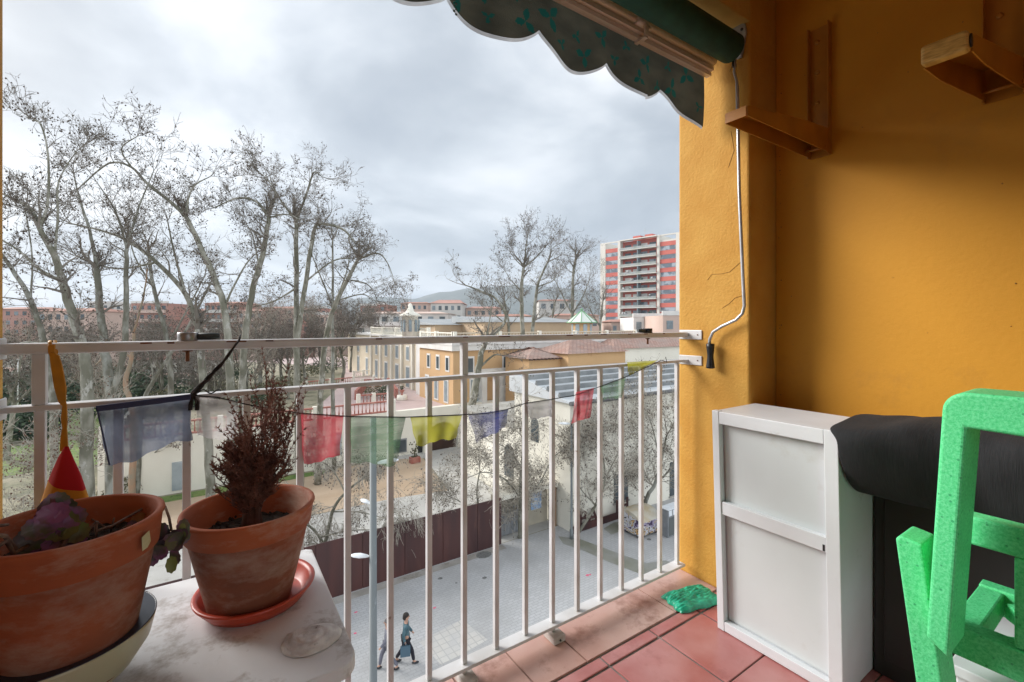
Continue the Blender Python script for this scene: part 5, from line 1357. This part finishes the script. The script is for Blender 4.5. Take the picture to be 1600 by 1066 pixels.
traced(9, 27, 0, [([(84,830),(84,640),(70,540),(48,470),(18,420),(-10,380)],.22,.07,.4), ([(70,540),(40,535),(8,548),(-20,560)],.07,.03,.3), ([(48,470),(50,400),(40,330)],.06,.03,.2)], 'plane tree nearest the left edge, trunk behind the yellow ribbon', pale=1, L=1.9, dens=0.80)
traced(10, 33, 0, [([(267,760),(267,620),(262,540),(240,450),(232,390)],.22,.09,.5), ([(240,450),(210,400),(200,350)],.07,.03,.2), ([(262,540),(300,470),(320,430)],.08,.03,.2)], 'pale plane tree behind the rail clamp', pale=1, L=2.2, dens=0.75)
traced(11, 29, 0, [([(205,790),(208,660),(196,600),(206,560),(209,520)],.20,.09,.5), ([(206,560),(180,545),(150,570)],.07,.03,.3), ([(209,520),(225,460),(230,420)],.07,.03,.2)], 'plane tree with warm orange bark between the pale trunks at left', pale=2, L=1.7, dens=0.70)
traced(12, 31, 0, [([(214,790),(222,640),(240,595),(262,560),(300,500),(330,440)],.16,.06,.4), ([(240,595),(235,560),(222,540)],.06,.02,.2)], 'slanting plane tree leaning right behind the navy flag', pale=1, L=1.8, dens=0.80)
# middle trees by the villa
mg = 'bare trees around the villa'
traced(20, 41, 0, [([(735,709),(737,640),(748,576),(752,552),(759,535)],.42,.2,.8), ([(759,535),(790,500),(776,468),(751,455),(728,446)],.16,.05,.3), ([(748,576),(770,556),(783,555)],.12,.05,.5), ([(759,535),(765,500),(770,470)],.10,.04,.2)], 'grey tree left of the villa front, its long limb arching left over the roofs', L=2.6, dens=.75, seedr=.06, group=mg)
traced(21, 50, 0, [([(818,705),(818,600),(816,519),(815,455),(818,418)],.35,.14,.6), ([(818,418),(822,385),(824,372)],.10,.04,.1), ([(818,418),(838,402),(850,388)],.11,.03,.1), ([(818,418),(805,405),(798,395)],.08,.03,.1), ([(815,455),(800,440),(790,425)],.08,.03,.2)], 'tallest bare tree in the middle, rounded crown above the hills', L=2.7, dens=.95, seedr=.06, group=mg)
traced(22, 53, 0, [([(832,690),(830,580),(832,515),(840,448),(855,411)],.34,.10,.55), ([(840,448),(862,440),(870,430)],.09,.03,.1), ([(855,411),(862,390),(868,385)],.06,.03,.1)], 'bare tree with slanting stems right of the tallest middle tree', pale=1, L=2.5, dens=.8, seedr=.06, group=mg)
traced(23, 72, 0, [([(893,640),(894,560),(894,492),(896,427),(900,402)],.4,.14,.65), ([(894,492),(910,465),(920,440)],.14,.05,.2), ([(894,492),(878,460),(868,440)],.14,.05,.2)], 'conical bare tree behind the octagonal lookout', L=4.0, dens=1.0, seedr=.07, group=mg)
traced(24, 66, 0, [([(935,640),(937,560),(938,510),(942,470)],.3,.1,.6), ([(938,510),(925,490),(918,470)],.1,.04,.2)], 'small bare tree in front of the tower block base', L=3.2, dens=.85, seedr=.07, group=mg)
traced(25, 60, 0, [([(790,640),(792,560),(795,510),(788,470)],.3,.1,.6), ([(795,510),(770,490),(755,480)],.1,.04,.2)], 'low spreading bare tree behind the arching limb', L=3.0, dens=.9, seedr=.07, group=mg)
traced(26, 75, 0, [([(855,620),(857,540),(862,500),(868,470)],.3,.1,.6), ([(862,500),(880,485),(890,470)],.1,.04,.2)], 'bare tree between the tallest tree and the conical one', L=3.2, dens=.8, seedr=.07, group=mg)
# street side trees seen through the railing
sg_ = 'small bare street trees'
traced(30, 25.5, 0, [([(812,850),(813,780),(815,730),(818,690)],.13,.05,.25), ([(813,780),(790,750),(760,738),(735,745)],.05,.02,.1), ([(815,730),(790,700),(765,690)],.05,.02,.1), ([(813,780),(840,760),(865,715),(895,695)],.05,.02,.1)], 'small pale tree growing at the gate, branches spread before the arched windows', pale=1, L=2.24, dens=1.24, seedr=.04, twi=1, droop=.08, group=sg_)
traced(31, 28.3, 0, [([(1005,822),(1010,780),(1024,755),(1032,725),(1042,680)],.15,.05,.3), ([(1024,755),(1045,735),(1062,700)],.05,.02,.1), ([(1010,780),(985,750),(960,700)],.05,.02,.1), ([(1032,725),(1020,670),(1008,640)],.05,.02,.1)], 'small bare tree before the cream hall beside the pillar', pale=1, L=2.38, dens=1.08, seedr=.045, twi=1, group=sg_)
traced(32, 26.2, 0, [([(905,838),(930,790),(945,750),(940,700)],.09,.04,.2), ([(930,790),(905,760),(890,720)],.04,.02,.1), ([(945,750),(965,710),(975,690)],.04,.02,.1)], 'thin bare tree before the cream hall behind the lettered plinth', L=2.10, dens=1.24, seedr=.042, twi=1, group=sg_)
traced(33, 22.5, 0, [([(500,885),(520,800),(540,770),(570,745)],.10,.04,.15), ([(520,800),(560,800),(600,810)],.04,.02,.1), ([(540,770),(520,735),(500,720)],.04,.02,.1)], 'low bare tree hanging over the steel fence behind the pot with the dead conifer', L=2.10, dens=1.24, seedr=.035, twi=1, droop=.25, group=sg_)
traced(34, 22.0, 0, [([(520,894),(500,840),(470,812),(450,800)],.08,.03,.1), ([(500,840),(540,830),(575,828)],.04,.02,.1)], 'leafless tangled shrub drooping over the steel fence right of the plant stand', L=1.96, dens=1.19, seedr=.02, twi=1, droop=.45, group=sg_)
traced(35, 19.5, 0, [([(20,943),(30,860),(50,800),(70,740)],.09,.03,.1), ([(30,860),(0,800),(-20,760)],.04,.02,.1), ([(50,800),(100,760),(130,720)],.04,.02,.1)], 'low reddish twiggy tree at bottom left behind the left pot', L=2.10, dens=1.19, seedr=.04, sd=1, twi=1, group=sg_)
traced(36, 24.8, 0, [([(745,850),(750,810),(745,770),(750,735)],.07,.03,.1), ([(750,810),(720,785),(700,775)],.04,.02,.1), ([(750,810),(775,790),(790,780)],.04,.02,.1)], 'twiggy sapling just behind the steel fence near its right end', L=1.96, dens=1.19, seedr=.035, twi=1, droop=.15, group=sg_)
traced(37, 32, 0, [([(225,770),(228,720),(226,690),(240,665)],.07,.03,.1), ([(228,720),(250,700),(262,690)],.04,.02,.1)], 'sapling before the cream retaining wall near the grey door', L=1.82, dens=1.08, seedr=.04, sd=1, group=sg_)

# generic background trees, copied
def generic(seed, H, label, pale, twi, base, sd=0):
    g = TreeGen(seed, seedr=.07, dens=1.05); rr = g.r; b = V(base)
    g.limb([b, b+V((.2,.1,H*.2)), b+V((rr.uniform(-.5,.5),0,H*.42)), b+V((rr.uniform(-1,1),rr.uniform(-1,1),H*.68))], .26, .10, 1, .5, 3.0, 0, pale)
    for k in range(4):
        a = rr.uniform(0,6.28); p = b+V((0,0,H*rr.uniform(.28,.42)))
        g.limb([p, p+V((math.cos(a)*1.6,math.sin(a)*1.6,H*.16)), p+V((math.cos(a)*2.6,math.sin(a)*2.6,H*.36))], .11, .05, 1, .2, 2.6, 0, pale)
    return g.build(label, base, tw=twi, sd=sd, group='background trees of the park')
lb1 = ['left edge','behind the yellow ribbon','left of the pale forked trunk','right of the pale forked trunk','behind the navy flag','above the navy flag','left of the rail clamp','right of the rail clamp','behind the black rope','above the dead conifer','right of the dead conifer tip','left of the red flag','above the red flag','left of the garden stairs','behind the garden balustrade','at the terrace edge','behind the pale slender tree','near the banded apartment block']
slots = [(10,40),(50,60),(95,50),(130,66),(170,44),(215,58),(252,48),(300,62),(335,46),(372,70),(405,55),(440,66),(478,58),(505,72),(535,66),(548,78),(35,75),(590,108)]
protos = []
for k, (px, t) in enumerate(slots):
    b = onz(px, CY+12*F/t, G) if px < 400 or t < 45 else at(px, CY+8.3*F/t, t)
    lab = 'hazy grey bare tree in the background, '+lb1[k]
    if k < 3: protos.append(generic(70+k, 12.5, lab, k%2, k%2, b, k%2))
    else: copy_tree(protos[k%3], b, lab, rz=k*1.3, scale=.80+.09*((k*7)%4))
for k, (px, t) in enumerate([(400,47),(425,52),(450,50),(385,58),(470,64),(500,60),(525,82),(350,56),(415,68),(545,92)]):
    copy_tree(protos[(k+1)%3], at(px, CY+8.3*F/t, t), 'bare tree in the terrace garden bed, '+['above the right half of the conifer','above the conifer tips','left of the twin upright stems','behind the thin dark trunk','between twin stems and slanting tree','left of the slender pale tree','near the arched portal, left side','behind the frayed rope','farther back above the conifer','farthest one beside the arched portal'][k], rz=k*2.1+.5, scale=.55+.06*((k*5)%4))
for k, (px, t, w, h) in enumerate([(390,46,4,1.8),(420,50,4.5,2.0),(446,56,4.5,1.8),(300,45,4,2.0),(340,50,5,2.2),(475,70,5,2.2),(505,76,5,2.2),(260,46,4,1.8),(530,88,5,2.5),(372,62,6,3.0)]):
    bush(px, CY+8.3*F/t, T, w, h, 'olive shrub in the terrace garden bed, '+['nearest above the conifer','right above the conifer tips','left of the twin upright stems','left of the black rope knot','behind the black rope','between the twin stems and the slanting trunk','left of the slender pale tree','above the navy flag','beside the arched portal','far behind the thin dark trunk'][k], olv if k%3 else dkg, n=700, seed=80+k, ls=.17, t=t)
# evergreen shrubs and hedges at left
for k, (px, t, w, h) in enumerate([(20,60,9,5),(60,66,10,6.0),(105,70,9,6),(150,60,8,5.5),(235,56,8,6),(265,64,8,5),(45,48,6,3),(205,70,9,6),(310,60,7,4.5),(345,72,8,5)]):
    bush(px, CY+12*F/t, G, w, h, ['dark evergreen at the left edge','broad dark evergreen behind the lamp mast','evergreen behind the yellow ribbon','evergreen between the left trunks','tall dark evergreen behind the orange trunk','rounded evergreen below the rail clamp','low evergreen shrub on the lawn at left','evergreen behind the pale forked trunk','evergreen left of the black rope','evergreen right of the black rope'][k], dkg, n=1500, seed=30+k, ls=.32, t=t)
for k, (px, t, w, h) in enumerate([(215,33,3.0,2.2),(238,34,2.2,1.6),(190,31,2.4,1.8)]):
    bush(px, CY+12*F/t, G, w, h, ['olive twiggy bush under the navy flag','small olive bush right of the twiggy one','olive bush at the foot of the pale forked trunk'][k], olv, n=900, seed=60+k, ls=.14, t=t)
# thin lamp mast left
m = MB(); b = at(28, CY+12*F/55, 55); m.tube([b, b+V((0,0,7.6))], [.10,.06], 8); m.tube([b+V((0,0,7.6)), b+V((0,0,7.75))], .16, 8)
tag(m.build('lamp_mast', M['whitetrim']), 'thin white lamp mast on the lawns at far left', 'lamp')
# park benches / low walls on lawn
m = MB(); a, b = onz(5,672,G), onz(82,655,G); m.obox(a+V((0,0,.2)), b+V((0,0,.2)), .35, .4); tag(m.build('low_wall', M['concrete']), 'low pale kerb wall crossing the lawns at left', 'wall')
# ================= PEOPLE =================
def skin(name, joints, edges, mt, parent, sub=2):
    me = bpy.data.meshes.new(name); me.from_pydata([j[0] for j in joints], edges, []); me.materials.append(mt)
    o = bpy.data.objects.new(name, me); COL.objects.link(o)
    md = o.modifiers.new('skin', 'SKIN'); md.use_smooth_shade = True
    if not me.skin_vertices: 
        me.attributes  # noqa
    sv = me.skin_vertices[0].data if me.skin_vertices else None
    if sv is None: raise RuntimeError('no skin')
    for i, j in enumerate(joints):
        r = j[1]; sv[i].radius = r if hasattr(r, '__len__') else (r, r)
    sv[0].use_root = True
    o.modifiers.new('sub', 'SUBSURF').levels = sub; o.modifiers['sub'].render_levels = sub
    o.parent = parent; return o
def ensure_skin(me):
    pass
def person(base, heading, label, coat, trousers, hair, stride=.28, armswing=.25, bag=None):
    t = thing('person', base, label, 'person', 'people walking on the street'); t.rotation_euler.z = heading
    # local: +Y forward, +X right
    S = stride; A = armswing
    pel = (0,0,.95); J = [(pel,(.145,.105)), ((0,.01,1.12),(.135,.095)), ((0,.015,1.32),(.165,.105)), ((0,.01,1.44),(.085,.07)), ((0,.015,1.51),(.055,.055)), ((0,.03,1.575),(.07,.085)), ((0,.035,1.65),(.075,.095)), ((0,.03,1.72),(.055,.07))]
    E = [(0,1),(1,2),(2,3),(3,4),(4,5),(5,6),(6,7)]
    body = list(J); be = list(E)
    def chain(root, pts):
        p = root
        for q in pts: body.append(q); be.append((p, len(body)-1)); p = len(body)-1
    chain(2, [((.19,.0,1.39),.055), ((.245,-A*.35,1.13),.042), ((.24,-A*.1+.0,.89),.030), ((.235,.02-A*.05,.80),(.035,.018))])
    chain(2, [((-.19,.0,1.39),.055), ((-.245,A*.25,1.13),.042), ((-.22,A*.9,.93),.030), ((-.215,A*1.15,.86),(.035,.018))])
    chain(0, [((.095,.02,.88),.088), ((.10,S*.75,.50),.056), ((.10,S,.09),.038), ((.10,S+.13,.035),(.04,.028))])
    chain(0, [((-.095,-.01,.88),.088), ((-.10,-S*.30,.50),.056), ((-.10,-S*1.2,.13),.038), ((-.10,-S*1.15+.12,.04),(.04,.028))])
    skn = mat('skin_tone', (.42,.24,.17,1), .6)
    skin('body', body, be, skn, t)
    g = .022
    up = lambda r, k=g: tuple(x+k for x in r) if hasattr(r,'__len__') else r+k
    cj = [(J[0][0],(.175,.135)), ((0,.01,1.12),(.16,.12)), ((0,.015,1.32),(.185,.125)), ((0,.01,1.44),(.105,.09))]; ce = [(0,1),(1,2),(2,3)]
    cj.insert(0, ((0,.0,.80),(.185,.15))); ce = [(0,1),(1,2),(2,3),(3,4)]
    def ch2(js, es, root, pts):
        p = root
        for q in pts: js.append(q); es.append((p, len(js)-1)); p = len(js)-1
    ch2(cj, ce, 3, [((.19,.0,1.39),.078), ((.245,-A*.35,1.13),.060), ((.24,-A*.1,.90),.046)])
    ch2(cj, ce, 3, [((-.19,.0,1.39),.078), ((-.245,A*.25,1.13),.060), ((-.22,A*.9,.94),.046)])
    skin('jacket', cj, ce, coat, t)
    tj = [((0,0,.93),(.155,.115))]; te = []
    ch2(tj, te, 0, [((.095,.02,.86),.105), ((.10,S*.75,.50),.075), ((.10,S,.12),.058)])
    ch2(tj, te, 0, [((-.095,-.01,.86),.105), ((-.10,-S*.30,.50),.075), ((-.10,-S*1.2,.16),.058)])
    skin('trousers', tj, te, trousers, t)
    for x, y, z in ((.10,S,0),(-.10,-S*1.15,.012)):
        m = MB(); m.ball((x,y+.05,.045+z), 1, 8, (.05,.135,.045)); o = m.build('shoe', M['black']); o.parent = t
    m = MB(); m.ball((0,.005,1.69), 1, 10, (.092,.108,.095)); m.ball((0,-.04,1.62), 1, 8, (.085,.075,.10)); o = m.build('hair', hair); o.parent = t
    m = MB(); m.ball((0,.128,1.635), 1, 6, (.014,.018,.022)); o = m.build('nose', skn); o.parent = t
    m = MB()
    for s in (-1,1): m.ball((s*.032,.118,1.665), 1, 6, (.012,.008,.009))
    o = m.build('eyes', M['black']); o.parent = t
    if bag:
        m = MB(); m.box(.26,.34,-.18,.16,.45,.80); m.tube([(.30,-.1,.80),(.27,-.06,.92),(.30,.08,.80)], .01, 6); o = m.build('shopping_bag', bag, bevel=0); o.parent = None; o.location = V(base); o.rotation_euler.z = heading
        tag(o, 'dark teal bag carried by the person in the teal jacket', 'bag')
    return t
head = math.atan2(RV.y*.9+DV.y*.2, RV.x*.9+DV.x*.2)-R(90)
person(onz(606,1046,G), head+R(180), 'person in a long grey coat walking on the paving by the lamp post', mat('grey_coat', (.17,.17,.20,1), .9, (.12,.12,.15,1), 6), mat('grey_trousers', (.13,.13,.16,1), .9), mat('grey_hair', (.12,.11,.11,1), .9))
person(onz(634,1036,G), head, 'person in a dark teal jacket carrying a bag, right of the grey coated one', mat('teal_jacket', (.04,.09,.11,1), .8, (.09,.16,.19,1), 7), mat('black_trousers', (.014,.013,.02,1), .9), mat('dark_hair', (.02,.015,.012,1), .8), bag=mat('teal_bag', (.06,.11,.15,1), .7))

# ================= CAMERA, SKY, SUN =================
cam = bpy.data.cameras.new('camera'); co = bpy.data.objects.new('camera', cam); COL.objects.link(co)
cam.sensor_width = 36; cam.lens = F/1600*36; cam.clip_start = .02; cam.clip_end = 20000
cam.shift_y = (CY-533)/1600
co.rotation_euler = (R(90), 0, math.atan2(-DV.x, DV.y))
SC.camera = co
SUN_EL, TO = R(28), V((-.62, .78, 0)).normalized()
sun = bpy.data.lights.new('sun', 'SUN'); sun.energy = SUNE; sun.angle = R(30); sun.color = (1, .97, .93)
so = bpy.data.objects.new('sun', sun); COL.objects.link(so)
dirv = V((TO.x*math.cos(SUN_EL), TO.y*math.cos(SUN_EL), math.sin(SUN_EL)))
so.rotation_euler = dirv.to_track_quat('Z', 'Y').to_euler()
w = bpy.data.worlds.new('World'); SC.world = w; w.use_nodes = True; nt = w.node_tree; N, L = nt.nodes, nt.links
bg = N['Background']; bg.inputs['Strength'].default_value = .1
sk = N.new('ShaderNodeTexSky'); sk.sky_type = 'NISHITA'; sk.sun_disc = False; sk.sun_elevation = SUN_EL; sk.sun_rotation = math.atan2(TO.x, TO.y); sk.air_density = 1; sk.dust_density = 3
tc = N.new('ShaderNodeTexCoord'); sep = N.new('ShaderNodeSeparateXYZ'); L.new(tc.outputs['Generated'], sep.inputs[0])
zz = N.new('ShaderNodeMath'); zz.operation = 'ADD'; zz.inputs[1].default_value = .22; L.new(sep.outputs['Z'], zz.inputs[0])
zm = N.new('ShaderNodeMath'); zm.operation = 'MAXIMUM'; zm.inputs[1].default_value = .05; L.new(zz.outputs[0], zm.inputs[0])
dx = N.new('ShaderNodeMath'); dx.operation = 'DIVIDE'; L.new(sep.outputs['X'], dx.inputs[0]); L.new(zm.outputs[0], dx.inputs[1])
dy = N.new('ShaderNodeMath'); dy.operation = 'DIVIDE'; L.new(sep.outputs['Y'], dy.inputs[0]); L.new(zm.outputs[0], dy.inputs[1])
cb_ = N.new('ShaderNodeCombineXYZ'); L.new(dx.outputs[0], cb_.inputs[0]); L.new(dy.outputs[0], cb_.inputs[1])
mp = N.new('ShaderNodeMapping'); mp.inputs['Location'].default_value = (SKX, SKY_, 0); L.new(cb_.outputs[0], mp.inputs[0])
n1 = N.new('ShaderNodeTexNoise'); n1.inputs['Scale'].default_value = 1.15; n1.inputs['Detail'].default_value = 6; n1.inputs['Roughness'].default_value = .55; n1.inputs['Distortion'].default_value = .3; L.new(mp.outputs[0], n1.inputs[0])
rp = N.new('ShaderNodeValToRGB'); L.new(n1.outputs[0], rp.inputs[0]); e = rp.color_ramp.elements
k = SKYK
e[0].position = .34; e[0].color = (.38*k,.42*k,.465*k,1); e[1].position = .68; e[1].color = (.95*k,.96*k,.97*k,1)
for p, c in ((.44,(.48,.52,.56)),(.51,(.60,.64,.68)),(.585,(.77,.80,.83))):
    q = e.new(p); q.color = (c[0]*k, c[1]*k, c[2]*k, 1)
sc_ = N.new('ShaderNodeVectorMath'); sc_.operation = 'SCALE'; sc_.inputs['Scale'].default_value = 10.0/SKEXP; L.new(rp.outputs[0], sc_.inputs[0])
# unseen sky behind the building made brighter, to light the facades facing the balcony
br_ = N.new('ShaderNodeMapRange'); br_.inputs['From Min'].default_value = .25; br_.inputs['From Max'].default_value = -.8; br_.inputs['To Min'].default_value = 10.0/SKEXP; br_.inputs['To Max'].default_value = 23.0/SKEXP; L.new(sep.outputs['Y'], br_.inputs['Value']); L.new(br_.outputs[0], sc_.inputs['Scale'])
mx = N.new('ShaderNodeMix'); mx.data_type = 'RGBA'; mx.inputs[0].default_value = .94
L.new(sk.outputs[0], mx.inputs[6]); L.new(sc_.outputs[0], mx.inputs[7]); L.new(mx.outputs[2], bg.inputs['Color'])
SC.view_settings.view_transform = 'Standard'; SC.view_settings.look = 'None'; SC.view_settings.exposure = math.log2(SKEXP); SC.view_settings.gamma = 1
SC.cycles.use_denoising = True; SC.cycles.volume_bounces = 0; SC.cycles.max_bounces = 8; SC.cycles.diffuse_bounces = 4; SC.cycles.transparent_max_bounces = 16
